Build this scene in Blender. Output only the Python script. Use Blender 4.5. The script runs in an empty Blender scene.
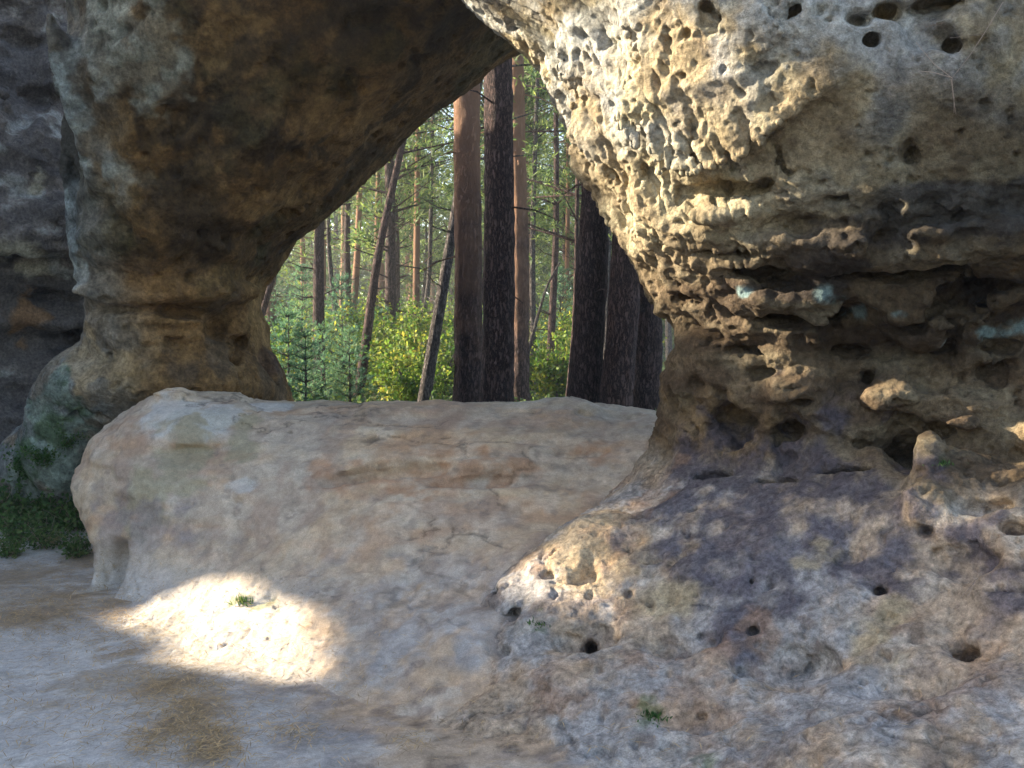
import bpy, math, time
import numpy as np
from mathutils import Vector

T0 = time.time()
R = math.radians
scene = bpy.context.scene
# ------------------------------------------------------------------ camera
F, CX, CY = 1000.0, 512.0, 384.0
CAM_Z, PITCH = 1.5, math.atan(39.0 / 1000.0)
cam_d = bpy.data.cameras.new('camera')
cam = bpy.data.objects.new('camera', cam_d)
scene.collection.objects.link(cam)
cam.location = (0, 0, CAM_Z)
cam.rotation_euler = (math.pi / 2 - PITCH, 0, 0)
cam_d.sensor_width = 36
cam_d.lens = F / 1024 * 36
cam_d.clip_start, cam_d.clip_end = 0.05, 1500
scene.camera = cam
# ------------------------------------------------------------------ light
SUN_EL, SUN_BACK = R(23), R(12)          # sun on the left, a little beyond the arch
SUN = np.array([-math.cos(SUN_EL) * math.cos(SUN_BACK), math.cos(SUN_EL) * math.sin(SUN_BACK), math.sin(SUN_EL)])
world = bpy.data.worlds.new('World')
scene.world = world
world.use_nodes = True
nt = world.node_tree
sky = nt.nodes.new('ShaderNodeTexSky')
sky.sky_type = 'NISHITA'
sky.sun_disc = False
sky.sun_elevation = SUN_EL
sky.sun_rotation = math.atan2(SUN[0], SUN[1])
sky.dust_density = 2.0
bg = nt.nodes['Background']
bg.inputs['Strength'].default_value = 0.125
nt.links.new(sky.outputs[0], bg.inputs['Color'])
sl = bpy.data.lights.new('sun', 'SUN')
sl.energy = 5.0
sl.angle = R(1.2)
sl.color = (1.0, 0.88, 0.68)
so = bpy.data.objects.new('sun', sl)
scene.collection.objects.link(so)
so.rotation_euler = Vector(SUN).to_track_quat('Z', 'Y').to_euler()
scene.view_settings.view_transform = 'Standard'
scene.view_settings.look = 'None'
scene.view_settings.gamma = 1
scene.view_settings.exposure = 2.25
scene.cycles.max_bounces = 8
scene.cycles.diffuse_bounces = 5

# ------------------------------------------------------------------ numpy helpers
_rng = np.random.default_rng(7)
_T = _rng.random((64, 64, 64)).astype(np.float32) * 2 - 1
_ROT = np.array([[0.0, 0.8, 0.6], [-0.8, 0.36, -0.48], [-0.6, -0.48, 0.64]], dtype=np.float32)

def noise(p):
    p = np.asarray(p, dtype=np.float32)
    i = np.floor(p)
    f = p - i
    i = i.astype(np.int32) & 63
    f = f * f * f * (f * (f * 6 - 15) + 10)
    j = (i + 1) & 63
    x0, y0, z0 = i[:, 0], i[:, 1], i[:, 2]
    x1, y1, z1 = j[:, 0], j[:, 1], j[:, 2]
    fx, fy, fz = f[:, 0], f[:, 1], f[:, 2]
    a = _T[x0, y0, z0] * (1 - fx) + _T[x1, y0, z0] * fx
    b = _T[x0, y1, z0] * (1 - fx) + _T[x1, y1, z0] * fx
    c = _T[x0, y0, z1] * (1 - fx) + _T[x1, y0, z1] * fx
    d = _T[x0, y1, z1] * (1 - fx) + _T[x1, y1, z1] * fx
    return (a * (1 - fy) + b * fy) * (1 - fz) + (c * (1 - fy) + d * fy) * fz

def fbm(p, scale=1.0, octv=4, seed=0.0, gain=0.5, ridge=False):
    q = np.asarray(p, dtype=np.float32) * scale + (seed * 7.31 + 11.7)
    s = 0; a = 1.0; tot = 0
    for k in range(octv):
        n = noise(q)
        if ridge: n = 1 - 2 * np.abs(n)
        s = s + a * n; tot += a; a *= gain
        q = q @ _ROT * 2.03 + 5.2
    return s / tot * 1.6

def sstep(a, b, x):
    t = np.clip((x - a) / (b - a), 0, 1)
    return t * t * (3 - 2 * t)

def lerp(a, b, t): return a + (b - a) * t

def smin(a, b, k):
    h = np.clip(0.5 + 0.5 * (b - a) / k, 0, 1)
    return b * (1 - h) + a * h - k * h * (1 - h)

def smax(a, b, k): return -smin(-a, -b, k)

def ray(u, v):
    d = np.array([(u - CX) / F, 1.0, -(v - CY) / F])
    c, s = math.cos(PITCH), math.sin(PITCH)
    d = np.array([d[0], d[1] * c + d[2] * s, -d[1] * s + d[2] * c])
    return d                                    # depth along view axis = parameter

CAM = np.array([0, 0, CAM_Z])
def at(u, v, Y):
    d = ray(u, v)
    return CAM + d * (Y / d[1])

def tps(pts, vals, lam=1e-3):
    pts = np.asarray(pts, float); n = len(pts)
    def U(r2): return 0.5 * r2 * np.log(r2 + 1e-9)
    d2 = ((pts[:, None] - pts[None]) ** 2).sum(-1)
    A = np.zeros((n + 3, n + 3))
    A[:n, :n] = U(d2) + lam * np.eye(n)
    A[:n, n] = 1; A[:n, n + 1:] = pts
    A[n, :n] = 1; A[n + 1:, :n] = pts.T
    w = np.linalg.solve(A, np.concatenate([vals, [0, 0, 0]]))
    def f(x, y):
        q = np.stack([x.ravel(), y.ravel()], 1)
        out = np.zeros(len(q))
        for a in range(0, len(q), 40000):
            b = q[a:a + 40000]
            out[a:a + 40000] = U(((b[:, None] - pts[None]) ** 2).sum(-1)) @ w[:n] + w[n] + b @ w[n + 1:]
        return out.reshape(x.shape)
    return f

class Grid:
    """a signed field sampled on a regular grid"""
    def __init__(s, lo, hi, h):
        s.lo = np.array(lo, float); s.h = h
        s.n = np.ceil((np.array(hi) - s.lo) / h).astype(int) + 1
        s.x, s.y, s.z = [s.lo[i] + np.arange(s.n[i]) * h for i in range(3)]
        s.f = np.full(s.n, 9.0, np.float32)
    def pts(s, idx):
        return np.stack([s.x[idx[0]], s.y[idx[1]], s.z[idx[2]]], 1)
    def sample(s, P):
        q = (np.asarray(P) - s.lo) / s.h
        ok = ((q >= 0) & (q < s.n - 1.001)).all(1)
        q = np.clip(q, 0, s.n - 1.001); i = q.astype(int); t = q - i
        r = 0
        for a in (0, 1):
            for b in (0, 1):
                for c in (0, 1):
                    w = (t[:, 0] if a else 1 - t[:, 0]) * (t[:, 1] if b else 1 - t[:, 1]) * (t[:, 2] if c else 1 - t[:, 2])
                    r = r + w * s.f[i[:, 0] + a, i[:, 1] + b, i[:, 2] + c]
        return np.where(ok, r, 9.0)
    def hit(s, u, v, t0=1.5, t1=14):
        d = ray(u, v); t = np.arange(t0, t1, 0.01)
        f = s.sample(CAM + t[:, None] * d)
        k = np.argmax(f < 0)
        return CAM + t[k] * d if f[k] < 0 else None
    def ellip(s, P, rad, axis, mode, k, rot=0.0):
        """carve (-1) or add (+1) an ellipsoid: rad = (across, up, along axis)"""
        P = np.asarray(P); rad = np.asarray(rad, float); m = rad.max() * 1.35 + 0.03
        a = np.maximum(((P - m - s.lo) / s.h).astype(int), 0); b = np.minimum(((P + m - s.lo) / s.h).astype(int) + 2, s.n)
        if (b <= a).any(): return
        X, Y, Z = np.meshgrid(s.x[a[0]:b[0]] - P[0], s.y[a[1]:b[1]] - P[1], s.z[a[2]:b[2]] - P[2], indexing='ij')
        ax = np.asarray(axis, float); ax = ax / np.linalg.norm(ax)
        rt = np.cross(ax, [0, 0, 1.0]); rt /= np.linalg.norm(rt); up = np.cross(rt, ax)
        rt, up = rt * math.cos(rot) + up * math.sin(rot), up * math.cos(rot) - rt * math.sin(rot)
        c = [X * e[0] + Y * e[1] + Z * e[2] for e in (rt, up, ax)]
        wob = 1 + 0.25 * np.sin((X + P[0]) * 2.3 / rad.max() + P[2] * 9) * np.sin((Z + P[2]) * 2.1 / rad.max() + P[0] * 7 + 1)
        e = (np.sqrt((c[0] / rad[0]) ** 2 + (c[1] / rad[1]) ** 2 + (c[2] / rad[2]) ** 2) * wob - 1) * rad.min()
        g = s.f[a[0]:b[0], a[1]:b[1], a[2]:b[2]]
        g[...] = smin(g, e, k) if mode > 0 else smax(g, -e, k)
    def pit(s, u, v, ru, rv, deep=1.0, k=None, mode=-1, push=0.0, rot=0.0):
        P = s.hit(u, v)
        if P is None: return
        D = np.linalg.norm(P - CAM); a, b = ru * D / F, rv * D / F
        ax = ray(u, v)
        g = 0.04
        dn = np.array([s.sample((P + g * np.eye(3)[i])[None])[0] - s.sample((P - g * np.eye(3)[i])[None])[0] for i in range(3)])
        nl = np.linalg.norm(dn)
        if nl > 1e-6: ax = ax / np.linalg.norm(ax) * 0.6 - dn / nl * 0.7
        r = min(a, b)
        P = P + ax / np.linalg.norm(ax) * (r * push)
        s.ellip(P, (a, b, (a * b) ** 0.5 * deep), ax, mode, k if k is not None else r * 0.45, rot)
    def band(s, w, fn):
        idx = np.nonzero(np.abs(s.f) < w)
        P = s.pts(idx)
        s.f[idx] += fn(P).astype(np.float32)
    def mesh(s):
        f = s.f; n = s.n
        ins = f < 0
        c = np.zeros(n - 1, np.uint8)
        for a in (0, 1):
            for b in (0, 1):
                for d in (0, 1):
                    c += ins[a:n[0] - 1 + a, b:n[1] - 1 + b, d:n[2] - 1 + d]
        act = np.nonzero((c > 0) & (c < 8))
        ident = np.full(n - 1, -1, np.int32)
        ident[act] = np.arange(len(act[0]))
        A = np.stack(act, 1)
        corner = {}
        for a in (0, 1):
            for b in (0, 1):
                for d in (0, 1):
                    corner[a, b, d] = f[A[:, 0] + a, A[:, 1] + b, A[:, 2] + d]
        acc = np.zeros((len(A), 3)); cnt = np.zeros(len(A))
        for k0 in corner:
            for ax in range(3):
                if k0[ax]: continue
                k1 = list(k0); k1[ax] = 1; k1 = tuple(k1)
                f0, f1 = corner[k0], corner[k1]
                m = (f0 < 0) != (f1 < 0)
                t = np.where(m, f0 / np.where(m, f0 - f1, 1), 0)
                p = np.tile(np.array(k0, float), (len(A), 1)); p[:, ax] = t
                acc += p * m[:, None]; cnt += m
        V = s.lo + (A + acc / cnt[:, None]) * s.h
        Q = []
        for ax in range(3):
            b, d = [(1, 2), (2, 0), (0, 1)][ax]
            sl0 = [slice(1, n[i] - 1) for i in range(3)]; sl0[ax] = slice(0, n[ax] - 1)
            sl1 = list(sl0); sl1[ax] = slice(1, n[ax])
            i0, i1 = ins[tuple(sl0)], ins[tuple(sl1)]
            for want, flip in ((i0 & ~i1, False), (~i0 & i1, True)):
                e = np.stack(np.nonzero(want), 1)
                off = np.array([1, 1, 1]); off[ax] = 0; e = e + off
                q = []
                for ob, od in ((0, 0), (-1, 0), (-1, -1), (0, -1)):
                    w = e.copy(); w[:, b] += ob; w[:, d] += od
                    q.append(ident[w[:, 0], w[:, 1], w[:, 2]])
                q = np.stack(q, 1)
                if flip: q = q[:, ::-1]
                Q.append(q)
        return V, np.concatenate(Q)

def stack(G, prof, n=2.4):
    """rounded mass from a table of (z, x left, x right, y front, y back)"""
    prof = np.array(sorted(prof), float)
    z = G.z
    # smooth (cubic-ish) interpolation
    def itp(c):
        y = np.interp(z, prof[:, 0], prof[:, c])
        k = max(1, int(0.07 / G.h)); w = np.hanning(2 * k + 3)[1:-1]; w /= w.sum()
        return np.convolve(np.pad(y, len(w) // 2, mode='edge'), w, 'valid')[:len(z)]
    xl, xr, yf, yb = (itp(c) for c in (1, 2, 3, 4))
    for k in range(len(z)):
        cx, rx = (xl[k] + xr[k]) / 2, (xr[k] - xl[k]) / 2
        cy, ry = (yf[k] + yb[k]) / 2, (yb[k] - yf[k]) / 2
        X = np.abs(G.x - cx)[:, None] / rx; Y = np.abs(G.y - cy)[None] / ry
        G.f[:, :, k] = ((X ** n + Y ** n) ** (1 / n) - 1) * min(rx, ry)

def build_mesh(name, V, Q, smooth=True):
    me = bpy.data.meshes.new(name)
    V = np.ascontiguousarray(V, dtype=np.float32); Q = np.ascontiguousarray(Q, dtype=np.int32)
    k = Q.shape[1]
    me.vertices.add(len(V)); me.vertices.foreach_set('co', V.ravel())
    me.loops.add(Q.size); me.loops.foreach_set('vertex_index', Q.ravel())
    me.polygons.add(len(Q)); me.polygons.foreach_set('loop_start', np.arange(0, Q.size, k, dtype=np.int32))
    me.polygons.foreach_set('use_smooth', np.full(len(Q), smooth))
    me.update(calc_edges=True); me.validate()
    return me

def subdiv(V, Q):
    """one linear split of every quad into four, then a light smoothing"""
    E = np.concatenate([Q[:, [i, (i + 1) % 4]] for i in range(4)]); E.sort(axis=1)
    key = E[:, 0].astype(np.int64) * len(V) + E[:, 1]
    uq, inv = np.unique(key, return_inverse=True)
    a, b = uq // len(V), uq % len(V)
    nV = len(V); nE = len(uq); m = len(Q)
    em = (V[a] + V[b]) / 2; fc = V[Q].mean(1)
    # Catmull-Clark style smoothing
    fsum = np.zeros((nE, 3)); fcnt = np.zeros(nE)
    fr = np.tile(fc, (4, 1))
    for c in range(3): fsum[:, c] = np.bincount(inv, fr[:, c], nE)
    fcnt = np.bincount(inv, minlength=nE)
    full = fcnt == 2
    ep = em.copy(); ep[full] = (em[full] + fsum[full] / 2) / 2
    vf = np.zeros((nV, 3)); ve = np.zeros((nV, 3))
    fl = Q.ravel(); frr = np.repeat(fc, 4, 0)
    cf = np.maximum(np.bincount(fl, minlength=nV), 1); ce = np.maximum(np.bincount(a, minlength=nV) + np.bincount(b, minlength=nV), 1)
    for c in range(3):
        vf[:, c] = np.bincount(fl, frr[:, c], nV) / cf
        ve[:, c] = (np.bincount(a, em[:, c], nV) + np.bincount(b, em[:, c], nV)) / ce
    k = np.maximum(cf, 3)[:, None]
    vp = (vf + 2 * ve + (k - 3) * V) / k
    e = [nV + inv[i * m:(i + 1) * m] for i in range(4)]; f = nV + nE + np.arange(m)
    NQ = np.concatenate([np.stack([Q[:, i], e[i], f, e[(i - 1) % 4]], 1) for i in range(4)])
    return np.concatenate([vp, ep, fc]), NQ

def normals(V, Q):
    fn = np.cross(V[Q[:, 2]] - V[Q[:, 0]], V[Q[:, 3]] - V[Q[:, 1]])
    N = np.zeros_like(V)
    for i in range(4):
        for c in range(3): N[:, c] += np.bincount(Q[:, i], fn[:, c], len(V))
    return N / np.maximum(np.linalg.norm(N, axis=1), 1e-12)[:, None]

def color_attr(me, col):
    a = me.color_attributes.new('Col', 'FLOAT_COLOR', 'POINT')
    c = np.ones((len(me.vertices), 4), np.float32); c[:, :3] = col
    a.data.foreach_set('color', c.ravel())

def link(name, me, mat=None, parent=None):
    o = bpy.data.objects.new(name, me)
    scene.collection.objects.link(o)
    if mat is not None and me is not None and not me.materials: me.materials.append(mat)
    if parent is not None: o.parent = parent
    return o

def tag(o, label=None, cat=None, group=None, kind=None):
    if label: o['label'] = label
    if cat: o['category'] = cat
    if group: o['group'] = group
    if kind: o['kind'] = kind
    return o

def empty(name, loc=(0, 0, 0)):
    o = bpy.data.objects.new(name, None)
    scene.collection.objects.link(o); o.location = loc
    return o

# ------------------------------------------------------------------ materials
def new_mat(name):
    m = bpy.data.materials.new(name); m.use_nodes = True
    return m, m.node_tree, m.node_tree.nodes['Principled BSDF']

def nd(t, kind, **kw):
    n = t.nodes.new(kind)
    for k, v in kw.items():
        if k in n.inputs.keys(): n.inputs[k].default_value = v
        else: setattr(n, k, v)
    return n

def rock_mat(name, bump=1.0, grain=0.35, tint=(1, 1, 1)):
    m, t, b = new_mat(name)
    geo = nd(t, 'ShaderNodeNewGeometry')
    at_ = nd(t, 'ShaderNodeVertexColor', layer_name='Col')
    n1 = nd(t, 'ShaderNodeTexNoise', Scale=38.0, Detail=6.0, Roughness=0.65)
    n2 = nd(t, 'ShaderNodeTexNoise', Scale=9.0, Detail=8.0, Roughness=0.7)
    n3 = nd(t, 'ShaderNodeTexNoise', Scale=170.0, Detail=3.0, Roughness=0.6)
    vo = nd(t, 'ShaderNodeTexVoronoi', Scale=26.0)
    for n in (n1, n2, n3, vo): t.links.new(geo.outputs['Position'], n.inputs['Vector'])
    # colour = vertex stains x mottling
    mr = nd(t, 'ShaderNodeMapRange'); mr.inputs[1].default_value = .32; mr.inputs[2].default_value = .68
    mr.inputs[3].default_value = 1 - grain; mr.inputs[4].default_value = 1 + grain
    t.links.new(n1.outputs[0], mr.inputs[0])
    mr2 = nd(t, 'ShaderNodeMapRange'); mr2.inputs[1].default_value = .3; mr2.inputs[2].default_value = .7
    mr2.inputs[3].default_value = 1 - grain * .8; mr2.inputs[4].default_value = 1 + grain * .8
    t.links.new(n2.outputs[0], mr2.inputs[0])
    mr3 = nd(t, 'ShaderNodeMapRange'); mr3.inputs[1].default_value = .3; mr3.inputs[2].default_value = .7
    mr3.inputs[3].default_value = .8; mr3.inputs[4].default_value = 1.2
    t.links.new(n3.outputs[0], mr3.inputs[0])
    mu = nd(t, 'ShaderNodeMath', operation='MULTIPLY'); t.links.new(mr.outputs[0], mu.inputs[0]); t.links.new(mr2.outputs[0], mu.inputs[1])
    mu2 = nd(t, 'ShaderNodeMath', operation='MULTIPLY'); t.links.new(mu.outputs[0], mu2.inputs[0]); t.links.new(mr3.outputs[0], mu2.inputs[1])
    vm = nd(t, 'ShaderNodeVectorMath', operation='SCALE')
    t.links.new(at_.outputs[0], vm.inputs[0]); t.links.new(mu2.outputs[0], vm.inputs['Scale'])
    t.links.new(vm.outputs[0], b.inputs['Base Color'])
    b.inputs['Roughness'].default_value = .95
    b.inputs['Specular IOR Level'].default_value = .15
    # height
    a1 = nd(t, 'ShaderNodeMath', operation='MULTIPLY_ADD'); a1.inputs[1].default_value = .5
    t.links.new(n1.outputs[0], a1.inputs[0])
    vr = nd(t, 'ShaderNodeMapRange'); vr.inputs[1].default_value = 0; vr.inputs[2].default_value = .32; vr.inputs[3].default_value = -.12; vr.inputs[4].default_value = 0
    t.links.new(vo.outputs['Distance'], vr.inputs[0]); t.links.new(vr.outputs[0], a1.inputs[2])
    a2 = nd(t, 'ShaderNodeMath', operation='MULTIPLY_ADD'); a2.inputs[1].default_value = .9
    t.links.new(n2.outputs[0], a2.inputs[0]); t.links.new(a1.outputs[0], a2.inputs[2])
    a3 = nd(t, 'ShaderNodeMath', operation='MULTIPLY_ADD'); a3.inputs[1].default_value = .14
    t.links.new(n3.outputs[0], a3.inputs[0]); t.links.new(a2.outputs[0], a3.inputs[2])
    bp = nd(t, 'ShaderNodeBump', Strength=min(1, .9 * bump), Distance=.035 * bump)
    t.links.new(a3.outputs[0], bp.inputs['Height']); t.links.new(bp.outputs[0], b.inputs['Normal'])
    return m

def leaf_mat(name, cols, trans=.45, rough=.6):
    m, t, b = new_mat(name)
    geo = nd(t, 'ShaderNodeNewGeometry'); oi = nd(t, 'ShaderNodeObjectInfo')
    n = nd(t, 'ShaderNodeTexNoise', Scale=1.3, Detail=4.0, Roughness=.7)
    t.links.new(geo.outputs['Position'], n.inputs['Vector'])
    ad = nd(t, 'ShaderNodeMath', operation='MULTIPLY_ADD'); ad.inputs[1].default_value = .45
    t.links.new(geo.outputs['Random Per Island'], ad.inputs[0])
    sb = nd(t, 'ShaderNodeMath', operation='SUBTRACT'); sb.inputs[1].default_value = .22
    t.links.new(n.outputs[0], sb.inputs[0]); t.links.new(sb.outputs[0], ad.inputs[2])
    cr = nd(t, 'ShaderNodeValToRGB')
    el = cr.color_ramp.elements
    ps = np.linspace(.22, .8, len(cols))
    el[0].position = ps[0]; el[0].color = (*cols[0], 1); el[1].position = ps[-1]; el[1].color = (*cols[-1], 1)
    for p, c in list(zip(ps, cols))[1:-1]:
        e = el.new(p); e.color = (*c, 1)
    t.links.new(ad.outputs[0], cr.inputs[0]); t.links.new(cr.outputs[0], b.inputs['Base Color'])
    b.inputs['Roughness'].default_value = rough
    b.inputs['Specular IOR Level'].default_value = .3
    tr = nd(t, 'ShaderNodeBsdfTranslucent'); mx = nd(t, 'ShaderNodeMixShader'); mx.inputs[0].default_value = trans
    t.links.new(cr.outputs[0], tr.inputs[0])
    t.links.new(b.outputs[0], mx.inputs[1]); t.links.new(tr.outputs[0], mx.inputs[2])
    t.links.new(mx.outputs[0], t.nodes['Material Output'].inputs['Surface'])
    return m

def bark_mat(name, lo, hi, top=None, ztop=8.0, scale=13.0):
    m, t, b = new_mat(name)
    tc = nd(t, 'ShaderNodeTexCoord')
    mp = nd(t, 'ShaderNodeMapping'); mp.inputs['Scale'].default_value = (1, 1, .28)
    t.links.new(tc.outputs['Object'], mp.inputs['Vector'])
    vo = nd(t, 'ShaderNodeTexVoronoi', Scale=scale * 2.2, feature='DISTANCE_TO_EDGE')
    no = nd(t, 'ShaderNodeTexNoise', Scale=scale * 2, Detail=7.0, Roughness=.7)
    t.links.new(mp.outputs[0], no.inputs['Vector'])
    mxv = nd(t, 'ShaderNodeMix', data_type='VECTOR'); mxv.inputs[0].default_value = .12
    t.links.new(mp.outputs[0], mxv.inputs[4]); t.links.new(no.outputs['Color'], mxv.inputs[5])
    t.links.new(mxv.outputs[1], vo.inputs['Vector'])
    r1 = nd(t, 'ShaderNodeMapRange'); r1.inputs[1].default_value = 0; r1.inputs[2].default_value = .22
    t.links.new(vo.outputs['Distance'], r1.inputs[0])
    mm = nd(t, 'ShaderNodeMath', operation='MULTIPLY'); t.links.new(r1.outputs[0], mm.inputs[0]); t.links.new(no.outputs[0], mm.inputs[1])
    cr = nd(t, 'ShaderNodeValToRGB'); el = cr.color_ramp.elements
    el[0].position = .05; el[0].color = (*[c * .35 for c in lo], 1); el[1].position = .62; el[1].color = (*hi, 1)
    e = el.new(.3); e.color = (*lo, 1)
    t.links.new(mm.outputs[0], cr.inputs[0])
    out = cr.outputs[0]
    if top:
        sx = nd(t, 'ShaderNodeSeparateXYZ'); t.links.new(tc.outputs['Object'], sx.inputs[0])
        nb = nd(t, 'ShaderNodeTexNoise', Scale=2.5, Detail=5.0); t.links.new(tc.outputs['Object'], nb.inputs['Vector'])
        a = nd(t, 'ShaderNodeMath', operation='MULTIPLY_ADD'); a.inputs[1].default_value = 5.0
        t.links.new(nb.outputs[0], a.inputs[0]); t.links.new(sx.outputs[2], a.inputs[2])
        rr = nd(t, 'ShaderNodeMapRange'); rr.inputs[1].default_value = ztop + 1.2; rr.inputs[2].default_value = ztop + 3.6
        t.links.new(a.outputs[0], rr.inputs[0])
        mc = nd(t, 'ShaderNodeMix', data_type='RGBA')
        tc2 = nd(t, 'ShaderNodeMix', data_type='RGBA'); tc2.inputs[6].default_value = (*[c * .55 for c in top], 1); tc2.inputs[7].default_value = (*[min(1, c * 1.3) for c in top], 1)
        t.links.new(no.outputs[0], tc2.inputs[0])
        t.links.new(rr.outputs[0], mc.inputs[0]); t.links.new(out, mc.inputs[6]); t.links.new(tc2.outputs[2], mc.inputs[7])
        out = mc.outputs[2]
    t.links.new(out, b.inputs['Base Color'])
    b.inputs['Roughness'].default_value = .9
    b.inputs['Specular IOR Level'].default_value = .2
    bp = nd(t, 'ShaderNodeBump', Strength=1.0, Distance=.03)
    t.links.new(mm.outputs[0], bp.inputs['Height']); t.links.new(bp.outputs[0], b.inputs['Normal'])
    return m

def plain(name, col, rough=.8, trans=0):
    m, t, b = new_mat(name)
    geo = nd(t, 'ShaderNodeNewGeometry')
    hs = nd(t, 'ShaderNodeHueSaturation'); hs.inputs['Color'].default_value = (*col, 1)
    mr = nd(t, 'ShaderNodeMapRange'); mr.inputs[3].default_value = .5; mr.inputs[4].default_value = 1.5
    t.links.new(geo.outputs['Random Per Island'], mr.inputs[0]); t.links.new(mr.outputs[0], hs.inputs['Value'])
    t.links.new(hs.outputs[0], b.inputs['Base Color']); b.inputs['Roughness'].default_value = rough
    return m

M_ARCH = rock_mat('sandstone', 1.0, .42)
M_SLAB = rock_mat('worn_sandstone', .5, .13)
M_SAND = rock_mat('sand', .6, .18)

def C(*rgb): return np.array(rgb, float)
def blend(c, col, m): return c + (np.asarray(col) - c) * m[:, None]

def sand(P):
    n1 = fbm(P, 1.3, 5, 95); n2 = fbm(P * np.array([1, 1.6, 1]), 4, 5, 96); n3 = fbm(P, 14, 3, 97)
    c = np.tile(C(.45, .415, .38), (len(P), 1))
    c = blend(c, C(.55, .52, .48), sstep(-.1, .5, n2))
    c = blend(c, C(.33, .27, .20), sstep(.05, .6, n1 + .4 * n3) * .6)
    return blend(c, C(.21, .165, .12), sstep(.35, .8, n2 + .4 * n3) * .4)

def bedding(P, sc=1.0, seed=140):
    """thin irregular bedding cracks, 0..1"""
    q = P * np.array([.8, .8, 2.6])
    f = fbm(q, 1.5 * sc, 5, seed); g = fbm(P, 1.1, 3, seed + 1)
    return (1 - sstep(.012, .05, np.abs(f))) * sstep(-.1, .3, g)

def footrock(P):
    n1 = fbm(P, 1.6, 5, 31); n2 = fbm(P, 4.5, 5, 32); n3 = fbm(P, 10, 4, 33)
    base = np.tile(C(.38, .285, .20), (len(P), 1))
    base = blend(base, C(.31, .285, .265), sstep(-.25, .45, n1 + .5 * n3))
    base = blend(base, C(.42, .29, .185), sstep(.1, .6, n2) * .6)
    base = blend(base, C(.42, .37, .31), sstep(.1, .7, fbm(P, 7, 5, 36)) * .5)
    base = blend(base, C(.17, .125, .10), sstep(.3, .6, fbm(P, 9, 5, 39)) * .6)
    base = blend(base, C(.20, .17, .155), sstep(.25, .75, fbm(P, 5, 5, 37)) * .55)
    base = base * (1 + .22 * np.clip(fbm(P, 18, 3, 145), -.8, .8))[:, None]
    return base * 1.12 * (1 - .4 * bedding(P))[:, None]

def blob(P, G, u, v, r, seed=0, wob=.6, asp=1.0):
    """soft noisy mask round the surface point seen at a place on grid G"""
    H = G.hit(u, v)
    if H is None: return np.zeros(len(P))
    D = np.linalg.norm(H - CAM)
    d = P - H; d[:, 2] *= asp
    q = np.linalg.norm(d, axis=1) / (r * D / F)
    out = np.zeros(len(P)); m = q < 2.0
    if m.any(): out[m] = 1 - sstep(.6, 1.25, q[m] + wob * fbm(P[m], 7, 4, seed))
    return out

# ==================================================================  LARGE STRUCTURE
# ---------------------------------------------------------- right pillar of the arch
hR = tps(*(lambda L: (np.array([[p[0], p[1]] for p in L]), np.array([p[2] for p in L])))([
    *[at(u, v, Y) for u, v, Y in (
        (640, 482, 5.2), (600, 512, 5.0), (560, 547, 4.8), (512, 592, 4.6), (512, 640, 4.3),
        (600, 600, 4.35), (700, 545, 4.35), (800, 515, 4.2), (900, 515, 4.0), (1000, 510, 3.8), (700, 500, 4.6),
        (700, 768, 3.3), (850, 768, 3.05), (1000, 768, 2.85), (1000, 650, 3.3), (850, 650, 3.6), (700, 660, 3.8),
        (560, 700, 3.85), (600, 768, 3.4), (520, 768, 3.55), (640, 560, 4.5))],
    (1.4, 5.2, 1.05), (2.3, 4.6, 1.2), (2.6, 3.0, .75), (2.0, 2.2, .25), (.9, 2.2, -.05), (.3, 2.6, -.15), (3.4, 2.4, .5),
    (0.0, 5.2, .25), (-.3, 4.6, .10), (-.22, 4.25, .06), (-.4, 3.9, -.05), (-.1, 4.5, .22), (.2, 5.8, .3), (.8, 6.4, .6), (-.5, 3.6, -.12), (-.9, 4.5, -.2), (3.4, 4.5, 1.3), (1.5, 6.5, .9)]), lam=2e-4)
GR = Grid((-1.2, 2.25, -.22), (3.3, 7.1, 4.9), .018)
stack(GR, [
    (-.5, .3, 3.6, 4.7, 7.0), (.60, .45, 3.6, 4.45, 7.0), (.76, .62, 3.6, 4.35, 6.9), (.92, .75, 3.6, 4.40, 6.7), (1.1, .80, 3.6, 4.42, 6.6), (1.3, .80, 3.6, 4.40, 6.5),
    (1.47, .82, 3.6, 4.32, 6.4), (1.62, .80, 3.6, 4.22, 6.4), (1.76, .75, 3.6, 4.12, 6.4), (1.92, .69, 3.6, 3.90, 6.4), (2.27, .53, 3.6, 3.74, 6.5),
    (2.48, .39, 3.6, 3.68, 6.5), (2.77, .30, 3.6, 3.66, 6.6), (3.01, .15, 3.6, 3.66, 6.6), (3.33, -.24, 3.6, 3.7, 6.6), (3.9, -.75, 3.6, 3.75, 6.8),
    (4.5, -1.6, 3.6, 3.8, 7.0), (5.0, -2.3, 3.6, 4.0, 7.0), (5.4, -2.5, 3.6, 4.2, 7.0)], 2.1)
XX, YY = np.meshgrid(GR.x, GR.y, indexing='ij')
h = hR(XX, YY); gx, gy = np.gradient(h, GR.h); sl_ = 1 / np.sqrt(1 + gx ** 2 + gy ** 2)
for k, z in enumerate(GR.z):
    GR.f[:, :, k] = smin(GR.f[:, :, k], ((z - h) * sl_).astype(np.float32), .12)

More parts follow.
